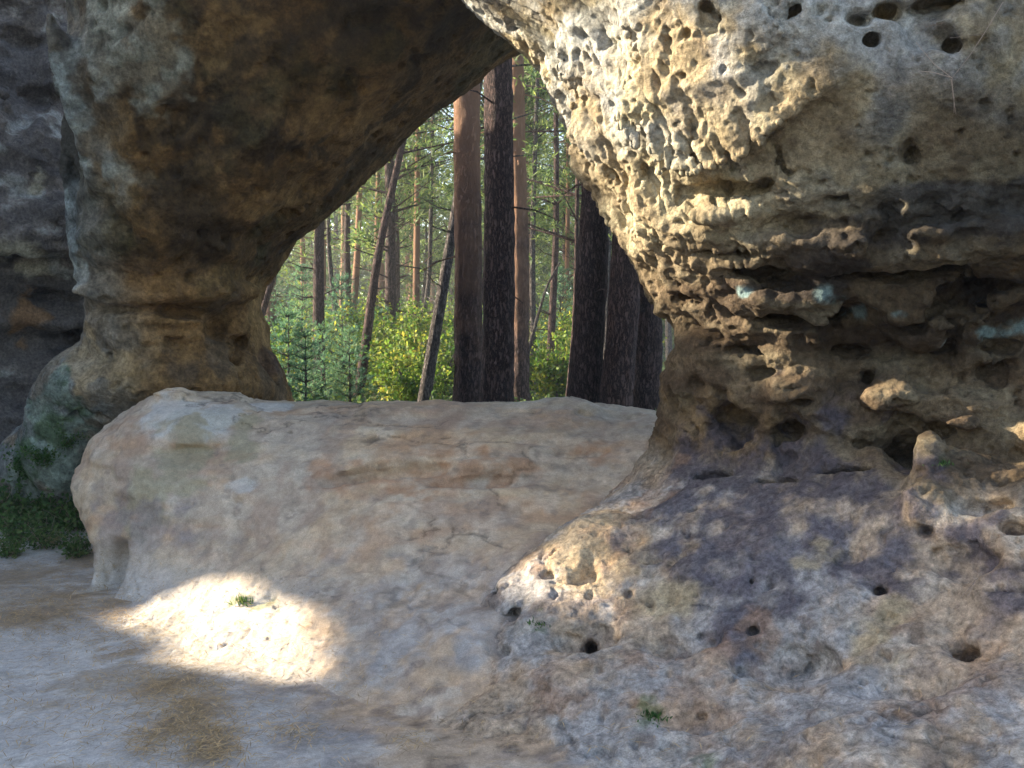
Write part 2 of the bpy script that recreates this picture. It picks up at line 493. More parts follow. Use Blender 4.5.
def relief_R(P):
    z = P[:, 2]
    low = fbm(P, 1.0, 3, 1) * lerp(.035, .08, sstep(.7, 1.3, P[:, 0]))
    waist = sstep(.85, 1.1, z) * (1 - sstep(1.9, 2.15, z))
    st = P * np.array([1.0, 1.0, 2.8]); st = st + .25 * np.stack([fbm(P, 2, 2, 9)] * 3, 1)
    ledge = fbm(st, 1.6, 3, 2, ridge=True) * .045 * waist
    up = sstep(1.8, 2.2, z)
    cav = fbm(P * np.array([1, 1, 1.3]), 3.4, 2, 4)
    cav = np.maximum(cav - .12, 0) * .30 * waist
    # flutes running down the lit flank
    fl = np.stack([P[:, 0] * .9 + P[:, 1] * 1.0 + P[:, 2] * .35, P[:, 2] * .20, P[:, 1] * .15], 1)
    fm = up * (1 - sstep(1.0, 1.5, P[:, 0])) * (1 - sstep(2.7, 3.2, z))
    flute = fbm(fl, 6.5, 3, 5, ridge=True) * .065 * fm
    mid = fbm(P, 3.5, 3, 6) * .022
    apr = sstep(.95, .7, z)
    mid2 = fbm(P * np.array([1, 1, 1.5]), 2.4, 3, 12) * .03 * apr
    ledge = ledge * lerp(.35, 1, sstep(.95, 1.3, P[:, 0])); cav = cav * lerp(.3, 1, sstep(.95, 1.3, P[:, 0]))
    return -low - ledge + cav - flute - mid - mid2
GR.band(.3, relief_R)
# knobs and ridges that catch the light
for u, v, a, b in ((822, 374, 20, 10), (800, 388, 22, 10), (885, 382, 12, 14), (905, 398, 22, 10), (930, 470, 14, 40), (960, 405, 34, 10), (1005, 400, 30, 12),
                   (930, 510, 20, 26), (967, 368, 6, 18), (1014, 372, 8, 18), (880, 398, 16, 7), (985, 440, 26, 20), (860, 366, 26, 5), (790, 300, 30, 8), (735, 212, 40, 7)):
    GR.pit(u, v, a, b, .8, mode=1, k=.075, push=-.1)
GR.pit(965, 450, 55, 60, .22, mode=1, k=.1)
for p in (   # u, v, half width, half height, depth
    (730, 421, 24, 17, 1.1), (788, 432, 16, 12, 1.3), (865, 440, 12, 9, 1.2), (906, 451, 27, 27, 1.2), (940, 432, 11, 9, 1.4), (915, 421, 9, 7, 1.2),
    (957, 427, 5, 4, 1.3), (869, 376, 9, 8, 1.4), (803, 404, 13, 7, 1), (712, 475, 20, 6, 1.2), (831, 316, 15, 10, 1), (775, 322, 28, 9, 1.2), (959, 312, 28, 15, 1),
    (712, 338, 14, 6, 1.2), (696, 384, 12, 8, 1), (722, 393, 9, 6, 1), (764, 273, 30, 9, 1.2), (900, 279, 60, 9, 1.2), (985, 290, 36, 9, 1.4),
    (983, 507, 20, 12, .75), (1015, 527, 13, 8, 1.2), (923, 532, 9, 6, 1.2), (880, 590, 8, 7, 1.2), (966, 652, 13, 14, 1.1), (814, 660, 11, 10, 1), (784, 686, 20, 7, 1),
    (790, 649, 6, 4, 1.2), (741, 673, 10, 5, 1), (754, 630, 6, 6, 1.3), (713, 643, 6, 5, 1.3), (702, 637, 5, 5, 1.2), (769, 589, 5, 4, 1.2), (752, 583, 4, 4, 1.2),
    (583, 636, 26, 24, .62), (590, 650, 7, 11, 2.2), (514, 614, 8, 8, 1.3), (497, 620, 13, 7, .9), (496, 593, 5, 5, 1.3), (500, 653, 13, 9, .5), (586, 577, 11, 12, .6),
    (549, 575, 7, 5, .8), (628, 594, 6, 6, 1.2), (618, 644, 8, 7, .6), (780, 665, 50, 20, .3), (680, 640, 40, 20, .3), (900, 680, 50, 22, .3), (690, 720, 40, 14, .3), (960, 560, 36, 16, .35), (655, 560, 12, 7, .5), (668, 600, 10, 8, .5), (900, 620, 14, 7, .5), (850, 560, 14, 8, .5),
    (706, 6, 8, 8, 1), (793, 10, 9, 7, 1), (887, 11, 13, 8, 1), (861, 18, 11, 6, 1), (871, 40, 8, 6, 1.2), (830, 20, 5, 4, 1), (918, 22, 13, 19, .5), (938, 36, 12, 9, .6), (932, 10, 16, 9, .5), (953, 46, 8, 7, 1.0), (940, 4, 20, 7, 1),
    (765, 184, 10, 7, 1.3), (910, 155, 9, 12, .7), (836, 198, 14, 5, 1), (718, 190, 42, 15, .7), (547, 52, 5, 11, 1), (583, 34, 6, 9, .8), (555, 22, 9, 10, .6), (611, 24, 5, 5, 1),
    (635, 35, 12, 9, .6), (613, 155, 9, 12, .9), (649, 172, 10, 12, .7), (630, 232, 5, 13, 1), (667, 40, 6, 5, .9), (686, 32, 6, 5, 1), (712, 20, 11, 8, .9), (765, 67, 13, 8, .6),
    (600, 100, 6, 12, .8), (575, 78, 7, 9, .7), (650, 100, 14, 8, .4), (940, 220, 40, 7, .5), (720, 255, 34, 5, 1), (670, 262, 9, 12, .6), (680, 300, 14, 9, .8),
    (760, 372, 16, 7, .8), (850, 350, 18, 7, .8), (840, 470, 26, 6, .8), (770, 480, 20, 5, .8), (900, 330, 20, 9, .8), (1000, 345, 18, 8, .8), (745, 350, 18, 6, .8), (1010, 480, 14, 8, .8)):
    big = p[2] > 7 and p[4] >= .8
    if p[0] < 700 and p[1] < 300:
        GR.pit(p[0], p[1], p[2] * 1.3, p[3] * .6, .5, rot=-R(62)); continue
    GR.pit(p[0], p[1], p[2] * 1.1, p[3] * 1.1, p[4] * (2.0 if big else 1.6), push=.45 if big else .1)
GR.pit(881, 211, 16, 17, 1.1, push=-.1)
GR.pit(905, 246, 9, 9, 1.1, push=-.1)
for u, v, l, w, a in ((589, 114, 20, 5, 62), (615, 165, 22, 7, 62), (634, 234, 18, 6, 62), (653, 180, 24, 8, 66), (666, 127, 22, 4, 68), (682, 138, 28, 4, 58), (692, 120, 24, 4, 88), (722, 143, 32, 6, 66),
                      (747, 133, 30, 6, 72), (775, 145, 32, 5, 70), (786, 165, 13, 6, 60), (690, 200, 22, 10, 60), (602, 136, 20, 5, 62), (568, 135, 18, 4, 60), (605, 168, 20, 5, 62), (624, 212, 18, 6, 62), (642, 258, 15, 5, 62),
                      (663, 252, 16, 6, 70), (640, 130, 14, 5, 66), (577, 82, 7, 8, 62), (655, 300, 18, 5, 80), (672, 330, 16, 5, 84), (700, 160, 18, 4, 72), (735, 165, 18, 5, 66)):
    GR.pit(u, v, l, w, .55, push=0, rot=-R(a), k=.02)
VR, QR = GR.mesh()
print('right rock', len(VR), round(time.time() - T0, 1))

def biggest(V, Q):
    """drop loose crumbs: keep only the largest connected shell"""
    lab = np.arange(len(V))
    while True:
        m = lab[Q].min(1); new = lab.copy()
        for i in range(4): np.minimum.at(new, Q[:, i], m)
        new = new[new]; new = new[new]
        if (new == lab).all(): break
        lab = new
    l = lab[Q[:, 0]]; k = np.bincount(l).argmax()
    return split_quads(V, Q, lambda c: l == k)

def split_quads(V, Q, keep):
    """mesh part holding only the faces whose centre passes keep()"""
    c = V[Q].mean(1); q = Q[keep(c)]
    u, inv = np.unique(q, return_inverse=True)
    return V[u], inv.reshape(-1, 4)

_r = np.random.default_rng(5)
STREAK = []
for _ in range(150):
    t_ = _r.random(); w_ = _r.random() ** 1.3
    STREAK.append((510 + 150 * t_ + 170 * w_ * (1 - .3 * t_), 35 + 250 * t_ + _r.normal() * 12, _r.uniform(5, 17), _r.uniform(1.6, 4.2), R(_r.normal(62 + 12 * w_, 8))))
SMALL = [  # little wind-bored holes: u, v, radius
    (880, 590, 7), (754, 630, 6), (713, 643, 6), (702, 637, 4), (769, 589, 3.5), (752, 583, 3.5), (590, 650, 7.4), (514, 614, 7),
    (496, 593, 4), (549, 575, 4), (628, 594, 5), (790, 649, 4), (741, 673, 5), (793, 12, 8), (887, 12, 9), (871, 40, 8), (706, 8, 7), (861, 20, 7),
    (953, 46, 8), (765, 184, 7), (547, 52, 5), (583, 34, 5), (611, 24, 5), (686, 32, 5), (957, 427, 6), (940, 432, 8), (869, 376, 8), (910, 155, 6), (755, 50, 4), (560, 75, 4), (520, 30, 4)]
def detail_R(V, Q):
    N = normals(V, Q); z = V[:, 2]
    d = fbm(V, 15, 4, 21) * .006 + fbm(V, 6, 5, 29, gain=.6, ridge=True) * .009 * sstep(1.0, .8, z)
    waist = sstep(.85, 1.0, z) * (1 - sstep(2.0, 2.3, z))
    flank = sstep(1.7, 2.1, z) * (1 - sstep(.9, 1.4, V[:, 0]))
    d += fbm(V * np.array([1, 1, 1.7]), 7, 4, 22, ridge=True) * .010 * (.3 + waist)
    fl = np.stack([V[:, 0] * .9 + V[:, 1] + V[:, 2] * .35, V[:, 2] * .3, V[:, 1] * .15], 1)
    d += fbm(fl, 17, 4, 25, ridge=True) * .017 * flank + fbm(V, 34, 3, 28) * .003 * flank
    pk = fbm(V, 8, 2, 23); d -= np.maximum(pk - .5, 0) * .07 * (.25 + waist) * (1 - flank)
    pk = fbm(V, 20, 2, 24); d -= np.maximum(pk - .62, 0) * .05
    d -= .010 * bedding(V) * sstep(1.0, .8, z)
    for u, v, r in SMALL:
        if v > 500 and r > 7.5: continue
        H = GR.hit(u, v)
        if H is None: continue
        rr = r * np.linalg.norm(H - CAM) / F
        q = np.linalg.norm(V - H, axis=1) / rr
        m = q < 2.4
        w = q[m] + .6 * fbm(V[m] + u, 9 + 25 / r, 3, 26)
        d[m] -= rr * 1.6 * (1 - sstep(.1, 1.1, w)) + rr * .35 * (1 - sstep(.5, 2.4, q[m]))
    for u, v, l, w, a in STREAK:
        H = GR.hit(u, v)
        if H is None or H[2] < 1.75: continue
        D = np.linalg.norm(H - CAM) / F; dd = V - H
        m = np.abs(dd).max(1) < l * D * 1.6
        ax = ray(u, v); ax /= np.linalg.norm(ax); rt = np.cross(ax, [0, 0, 1.]); rt /= np.linalg.norm(rt); up = np.cross(rt, ax)
        dd = dd[m]; x_ = dd @ rt; y_ = -(dd @ up)
        al = (x_ * math.cos(a) + y_ * math.sin(a)) / (l * D); ac = (-x_ * math.sin(a) + y_ * math.cos(a)) / (w * D)
        q = np.sqrt(al ** 2 + ac ** 2) + .3 * fbm(V[m], 30, 2, 27)
        d[m] -= w * D * 1.3 * (1 - sstep(.2, 1.25, q))
    return V + N * d[:, None], N

def col_R(P, N):
    z = P[:, 2]
    n1 = fbm(P, 1.6, 5, 31); n2 = fbm(P, 4.5, 5, 32); n3 = fbm(P, 10, 4, 33); n4 = fbm(P * np.array([1, 1, 3.]), 3, 4, 34)
    c = np.tile(C(.30, .235, .145), (len(P), 1))
    c = blend(c, C(.40, .34, .22), sstep(-.1, .6, n2))
    c = blend(c, C(.20, .14, .085), sstep(.1, .8, n3) * .6)
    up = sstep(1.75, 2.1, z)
    # waist: browner and banded, darkened further with shade put into the colour
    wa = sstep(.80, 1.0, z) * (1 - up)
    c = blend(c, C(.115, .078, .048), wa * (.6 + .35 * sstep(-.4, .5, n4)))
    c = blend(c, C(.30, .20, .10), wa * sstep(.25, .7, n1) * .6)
    # under the overhang: dark crust, deepened with painted shade
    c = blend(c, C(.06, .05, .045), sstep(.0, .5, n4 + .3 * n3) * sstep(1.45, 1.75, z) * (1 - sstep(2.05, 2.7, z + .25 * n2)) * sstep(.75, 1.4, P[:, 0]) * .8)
    # upper block: pale lichen grey
    c = blend(c, C(.33, .345, .35), up * sstep(-.2, .4, n1 + .4 * n3) * .75 * sstep(2.2, 2.7, z + .2 * n2))
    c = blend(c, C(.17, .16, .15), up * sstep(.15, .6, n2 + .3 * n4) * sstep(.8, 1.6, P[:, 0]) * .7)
    # apron: tan-pink with grey wash
    ap = 1 - sstep(.75, 1.0, z + .06 * n3)
    base = footrock(P); base = blend(base, C(.48, .35, .20), blob(P, GR, 590, 545, 60, 2, .6) * .7)
    c = c * (1 - ap[:, None]) + base * ap[:, None]
    # purple-grey lichen crust below the waist
    m = np.zeros(len(P))
    for u, v, r in ((700, 500, 60), (760, 520, 60), (690, 545, 50), (800, 540, 55), (770, 590, 50), (740, 620, 40), (850, 510, 60), (690, 490, 50), (790, 480, 60), (860, 560, 40), (980, 560, 40), (1015, 590, 30), (900, 545, 40), (735, 560, 60), (720, 480, 50)):
        m = np.maximum(m, blob(P, GR, u, v, r * 1.15, 3, .7))
    m *= sstep(-.9, .3, n3 + .6 * n2 + .3 * n1)
    c = blend(c, C(.085, .075, .095), m * .8)
    m = np.zeros(len(P))
    for u, v, r in ((820, 545, 22), (800, 565, 16), (660, 600, 30), (880, 640, 30)): m = np.maximum(m, blob(P, GR, u, v, r, 4, .9))
    c = blend(c, C(.42, .33, .20), m * .7)
    # orange wash
    m = np.zeros(len(P))
    for u, v, r in ((665, 475, 24), (650, 500, 26), (770, 650, 34), (720, 655, 30), (650, 690, 50), (990, 650, 30), (940, 700, 40), (560, 690, 40), (700, 720, 50), (540, 560, 30), (620, 530, 40)):
        m = np.maximum(m, blob(P, GR, u, v, r, 5, .9))
    c = blend(c, C(.40, .23, .12), m * .4 * sstep(-.5, .3, n3))
    # pale turquoise lichen
    m = np.zeros(len(P))
    for u, v, r in ((745, 294, 11), (823, 296, 18), (840, 300, 12), (900, 313, 9), (1015, 333, 14), (985, 335, 12), (875, 304, 10), (940, 342, 10), (860, 312, 14)):
        m = np.maximum(m, blob(P, GR, u, v, r, 6, .8, 1.6))
    c = blend(c, C(.30, .42, .42), m * sstep(-.35, .2, n3) * .9)
    # moss spots
    m = np.zeros(len(P))
    for u, v, r in ((655, 716, 18), (943, 460, 7), (538, 622, 12), (700, 765, 14)): m = np.maximum(m, blob(P, GR, u, v, r, 7, .9))
    c = blend(c, C(.07, .11, .03), m * .6 * sstep(-.3, .3, n3))
    c = blend(c, C(.33, .27, .15), (1 - sstep(.7, 1.6, P[:, 0])) * up * sstep(-.2, .5, n1) * .25)
    c = blend(c, C(.44, .46, .45), up * sstep(2.5, 3.0, z) * sstep(-.1, .5, fbm(P, 3, 5, 38)) * .6)
    dk = sstep(1.3, 1.5, z) * (1 - sstep(2.1, 2.75, z + .25 * n2)) * sstep(.9, 1.45, P[:, 0] + .1 * n3)  # overhang shade multiplied into the rock colour
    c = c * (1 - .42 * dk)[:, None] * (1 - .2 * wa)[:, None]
    dk = up * sstep(1.3, 1.7, P[:, 0] + .2 * n2) * (1 - sstep(2.35, 3.0, z + .3 * n1))  # the same painted shade, fading up the right of the block
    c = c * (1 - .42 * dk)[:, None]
    return np.clip(c, .012, .75)

# ---------------------------------------------------------- left pillar and the span over the gap
GL = Grid((-5.6, 5.2, -.2), (2.4, 9.7, 5.4), .034)
stack(GL, [
    (-.3, -4.9, -1.6, 7.6, 9.2), (.29, -4.6, -1.65, 7.65, 9.2), (.53, -4.35, -1.68, 7.6, 9.2), (.84, -4.0, -1.8, 7.5, 9.1), (1.19, -3.62, -1.82, 7.1, 9.0), (1.3, -3.55, -1.88, 7.15, 9.0), (1.54, -3.32, -2.08, 7.2, 8.9),
    (1.85, -3.2, -2.10, 7.2, 8.9), (2.02, -3.17, -2.08, 7.1, 8.9), (2.12, -3.15, -2.02, 6.9, 9.0), (2.3, -3.13, -1.88, 6.75, 9.0), (2.63, -3.12, -1.46, 6.6, 9.0),
    (3.1, -3.08, -.98, 6.35, 9.0), (3.45, -3.04, -.50, 6.2, 9.0), (3.84, -3.0, .0, 6.0, 9.0), (4.3, -2.95, .95, 5.9, 9.0), (4.7, -2.95, 2.2, 5.8, 9.0), (6, -2.95, 3.5, 5.8, 9)], 2.5)
def relief_L(P):
    z = P[:, 2]
    low = fbm(P, .8, 3, 41) * .08
    mid = fbm(P, 2.2, 3, 42) * .035
    led = fbm(P * np.array([.7, .7, 4.0]), 1.4, 3, 43, ridge=True) * .022 * sstep(1.2, 1.5, z) * (1 - sstep(2.2, 2.6, z))
    # long shallow scallops under the span
    q = np.stack([P[:, 0] * .6 - P[:, 2] * .6 + P[:, 1] * .5, (P[:, 0] + P[:, 2]) * .25, P[:, 1] * .3], 1)
    sc = fbm(q, 2.2, 3, 44, ridge=True) * .06 * sstep(2.3, 2.8, z)
    return -low - mid - led - sc
GL.band(.35, relief_L)
for u, v, a, b in ((160, 292, 60, 7), (230, 290, 40, 7), (235, 330, 14, 40), (75, 180, 8, 60), (70, 90, 8, 60), (60, 440, 30, 60)):
    GL.pit(u, v, a, b, .5, mode=1, k=.12)
for p in ((221, 327, 12, 13, .8), (236, 358, 6, 6, 1.4), (239, 349, 4, 9, 1.6), (245, 342, 4, 7, 1.8), (268, 365, 12, 20, .6), (137, 97, 4, 4, 1.3), (350, 80, 7, 18, .5), (345, 86, 6, 10, .6), (372, 82, 8, 5, .8),
          (308, 88, 5, 6, .8), (330, 150, 26, 6, .4), (290, 215, 20, 6, .4), (200, 200, 14, 10, .4), (250, 120, 12, 9, .4), (180, 120, 8, 10, .5), (120, 230, 6, 14, .5), (210, 60, 10, 8, .4), (420, 60, 16, 5, .5), (292, 108, 8, 6, .6), (380, 20, 30, 8, .6), (400, 12, 20, 7, .6), (115, 310, 22, 6, .8), (180, 345, 16, 5, .5), (74, 170, 6, 8, .8), (108, 355, 5, 7, .8), (200, 312, 30, 6, .7)):
    GL.pit(p[0], p[1], p[2] * 1.25, p[3] * 1.25, p[4] * 1.4)
VL, QL = GL.mesh()
print('left rock', len(VL), round(time.time() - T0, 1))

def detail_L(V, Q):
    N = normals(V, Q)
    d = fbm(V, 9, 5, 51, gain=.6) * .013 + fbm(V, 5, 3, 52, ridge=True) * .007
    pk = fbm(V, 11, 2, 53); d -= np.maximum(pk - .6, 0) * .08
    return V + N * d[:, None], N

def col_L(P, N):
    z = P[:, 2]
    n1 = fbm(P, 1.3, 5, 61); n2 = fbm(P, 3.5, 5, 62); n3 = fbm(P, 9, 4, 63)
    vs = fbm(P * np.array([1, 1, .25]), 4, 4, 64)
    c = np.tile(C(.135, .092, .05), (len(P), 1))
    c = blend(c, C(.23, .155, .08), sstep(.0, .6, n1 + .3 * n2))
    c = blend(c, C(.05, .04, .03), sstep(.0, .5, n2 + .4 * n3) * .75)
    c = blend(c, C(.26, .19, .11), sstep(.2, .6, fbm(P, 4, 5, 66)) * .5)
    c = blend(c, C(.075, .08, .045), sstep(.2, .7, fbm(P, 2.2, 4, 65)) * .5)
    # paler band under the lip and an ochre waist
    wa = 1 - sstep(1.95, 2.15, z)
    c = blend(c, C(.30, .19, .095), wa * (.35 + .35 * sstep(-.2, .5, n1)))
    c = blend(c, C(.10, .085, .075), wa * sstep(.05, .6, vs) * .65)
    # dull grey-blue outer flank on the left
    fl = sstep(-2.45, -2.95, P[:, 0] + .2 * n2 + .1 * n3)
    c = blend(c, C(.19, .20, .20), fl * (.45 + .5 * sstep(-.2, .5, n2 + .4 * n3)))
    m = np.zeros(len(P))
    for u, v, r in ((66, 200, 12), (70, 240, 12), (78, 270, 12), (84, 300, 12), (66, 60, 14), (64, 20, 16), (140, 45, 34), (125, 70, 26), (150, 75, 22), (75, 130, 16), (82, 165, 14), (70, 100, 14), (130, 170, 18), (110, 20, 26), (88, 40, 16), (150, 5, 12)): m = np.maximum(m, blob(P, GL, u, v, r * 1.2, 8, .9))
    c = blend(c, C(.40, .45, .45), m * (.3 + .4 * sstep(-.2, .4, n3)))
    m = np.zeros(len(P))
    for u, v, r in ((290, 190, 24), (260, 205, 20), (330, 120, 30), (370, 110, 26), (240, 40, 24), (215, 60, 20), (255, 320, 26), (90, 362, 22), (118, 375, 18)): m = np.maximum(m, blob(P, GL, u, v, r * 1.2, 9, .9))
    c = blend(c, C(.36, .25, .13), m * .55)
    # lichen and moss on the foot
    m = np.zeros(len(P))
    for u, v, r in ((55, 430, 30), (65, 400, 22), (48, 465, 34), (70, 470, 24), (60, 380, 14), (30, 490, 30)): m = np.maximum(m, blob(P, GL, u, v, r, 10, .9))
    c = blend(c, C(.20, .25, .22), m * .8)
    c = blend(c, C(.06, .09, .035), m * sstep(.0, .4, n2 + .6 * n3) * .75)
    c = blend(c, C(.07, .05, .06), blob(P, GL, 270, 365, 16, 11, .4) * .6)  # shade of the hollow painted into the colour
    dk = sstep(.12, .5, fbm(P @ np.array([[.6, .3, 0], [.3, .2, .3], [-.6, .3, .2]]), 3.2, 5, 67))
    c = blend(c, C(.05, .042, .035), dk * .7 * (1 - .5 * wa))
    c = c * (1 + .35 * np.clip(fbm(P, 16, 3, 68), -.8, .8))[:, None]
    c = c * C(.92, .83, .66) * lerp(.74, 1.0, wa)[:, None]  # span above the waist darkened in colour to deepen its shade
    c = c * (1 + fl[:, None] * C(.1, .25, .5))
    return np.clip(c, .008, .75)

arch = tag(empty('rock_arch', (0, 6, 0)), 'big weathered sandstone arch pitted with holes, framing the pine wood', 'rock arch')
def arch_part(V, Q, keep, det, colf, label):
    v, q = biggest(*split_quads(V, Q, keep))
    v, q = subdiv(v, q)
    v, N = det(v, q)
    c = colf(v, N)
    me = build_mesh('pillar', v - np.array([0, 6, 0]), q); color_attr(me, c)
    o = link('pillar', me, M_ARCH, arch)
    if label: o['label'] = label
    return o
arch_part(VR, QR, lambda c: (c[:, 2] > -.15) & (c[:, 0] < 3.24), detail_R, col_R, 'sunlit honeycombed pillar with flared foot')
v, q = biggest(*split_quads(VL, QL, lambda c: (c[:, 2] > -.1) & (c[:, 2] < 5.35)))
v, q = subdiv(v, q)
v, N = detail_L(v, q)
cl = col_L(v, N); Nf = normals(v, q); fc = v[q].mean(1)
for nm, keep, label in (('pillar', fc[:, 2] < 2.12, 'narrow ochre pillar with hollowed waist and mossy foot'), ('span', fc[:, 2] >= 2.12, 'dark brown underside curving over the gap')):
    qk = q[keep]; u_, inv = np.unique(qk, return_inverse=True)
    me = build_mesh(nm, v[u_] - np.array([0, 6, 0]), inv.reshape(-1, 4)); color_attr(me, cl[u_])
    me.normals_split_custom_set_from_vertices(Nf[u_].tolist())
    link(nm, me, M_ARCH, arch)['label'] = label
print('arch done', round(time.time() - T0, 1))

# ---------------------------------------------------------- low slab between the pillars
SP = [at(u, v, Y) for u, v, Y in (
    (150, 392, 6.6), (200, 386, 6.75), (260, 387, 7.0), (290, 394, 7.3), (340, 402, 7.5), (430, 403, 7.5), (490, 397, 7.3), (530, 396, 7.2), (600, 401, 7.2), (655, 405, 7.2),
    (150, 430, 6.3), (150, 480, 6.08), (150, 540, 5.9), (150, 585, 5.7), (105, 480, 6.25), (100, 540, 6.05), (112, 598, 5.8), (250, 430, 6.35), (250, 480, 6.0), (250, 530, 5.75), (250, 575, 5.4),
    (250, 640, 4.8), (250, 700, 4.3), (350, 430, 6.25), (350, 480, 5.8), (350, 530, 5.45), (350, 590, 4.95), (350, 650, 4.5), (350, 730, 3.95), (450, 430, 6.2), (450, 480, 5.7),
    (450, 530, 5.3), (450, 600, 4.75), (450, 680, 4.15), (450, 750, 3.75), (550, 430, 6.2), (550, 480, 5.7), (530, 530, 5.25), (500, 600, 4.68), (510, 650, 4.32), (540, 700, 3.95), (630, 430, 6.2), (620, 465, 5.85), (180, 640, 5.0), (140, 640, 5.05), (120, 615, 5.5), (200, 690, 4.4), (90, 640, 5.1))]
SP += [np.array(p) for p in ((2, 6, .8), (1.5, 8.6, .3), (0, 8.8, .3), (-1.5, 8.8, .4), (-3, 8.5, .6), (1.2, 5.2, .55), (.4, 4.6, .2), (.2, 3.6, -.02), (-1.4, 3.6, -.10), (-.4, 3.2, -.07), (-2.6, 5.0, -.06), (-.05, 4.45, .28), (-.16, 4.25, .20), (0.0, 4.75, .37), (-.3, 4.55, .25), (-3.2, 6.3, .3), (-3.2, 5.6, -.1))]
hS = tps(np.array([p[:2] for p in SP]), np.array([p[2] for p in SP]), 2e-4)
GS = Grid((-3.2, 3.0, -.3), (2.0, 9.0, 1.6), .026)
XX, YY = np.meshgrid(GS.x, GS.y, indexing='ij')
P2 = np.stack([XX.ravel(), YY.ravel(), XX.ravel() * 0], 1)
h = hS(XX, YY)
h = h - .085 * sstep(6.0, 7.0, YY) + (fbm(P2 * np.array([1, 1.6, 1]), 1.3, 4, 71) * .025).reshape(XX.shape) * sstep(.05, .5, h)
# dished hollow with reddish lip in the middle of the slab
gx, gy = np.gradient(h, GS.h); sl_ = 1 / np.sqrt(1 + gx ** 2 + gy ** 2)
nn = fbm(P2, 1.5, 3, 72).reshape(XX.shape) * .06
for k, z in enumerate(GS.z):
    f = (z - h) * sl_
    zz = np.clip(z, 0, 1.2)
    xl = np.interp(zz, [0, .15, .45, .8, 1.2], [-2.48, -2.52, -2.62, -2.60, -2.46]) + .05 * np.sin(z * 7)
    g = -(XX - (xl - .12 * (YY - 6.2))) + nn - 1.3 * np.maximum(6.0 - YY, 0) - .12
    GS.f[:, :, k] = smax(f, g, .16)
def relief_S(P):
    d = fbm(P * np.array([1, 1, 2.2]), 2.2, 4, 73) * .03 * sstep(.02, .4, P[:, 2])
    q = P @ np.array([[1, .5, 0], [-.5, 1, 0], [0, 0, 2.]])
    d = d + fbm(q, 1.5, 4, 78, ridge=True) * .022 * sstep(.3, .6, P[:, 2])
    st = fbm(P * np.array([.5, .5, 6]), 1.7, 3, 74, ridge=True) * .018 * sstep(.3, .6, P[:, 2])
    return -d - st
GS.band(.25, relief_S)
for p in ((470, 474, 60, 18, .95), (400, 470, 44, 14, .9), (345, 480, 26, 9, .8), (585, 452, 30, 8, .5), (300, 412, 40, 7, .4), (520, 440, 50, 8, .4), (700, 470, 10, 8, .5), (190, 505, 6, 4, 1.6), (472, 560, 5, 4, 1.5), (467, 549, 4, 3, 1.2), (240, 503, 8, 3, .8), (255, 600, 24, 8, .5), (350, 480, 30, 8, .35), (460, 575, 6, 4, .8), (476, 505, 3, 3, 1)):
    GS.pit(*p)
# cleft at the left foot of the slab
GS.ellip(at(96, 585, 5.85), (.13, .20, .30), (.5, 1, 0), -1, .06)
VS, QS = GS.mesh()
v, q = split_quads(VS, QS, lambda c: (c[:, 2] > -.22) & (c[:, 1] < 8.9) & (c[:, 0] < 1.9) & (c[:, 1] > 3.05))
v, q = subdiv(v, q)
N = normals(v, q)
d = fbm(v, 10, 4, 75) * .004 + fbm(v * np.array([1, 1, 2.5]), 6, 3, 76, ridge=True) * .007
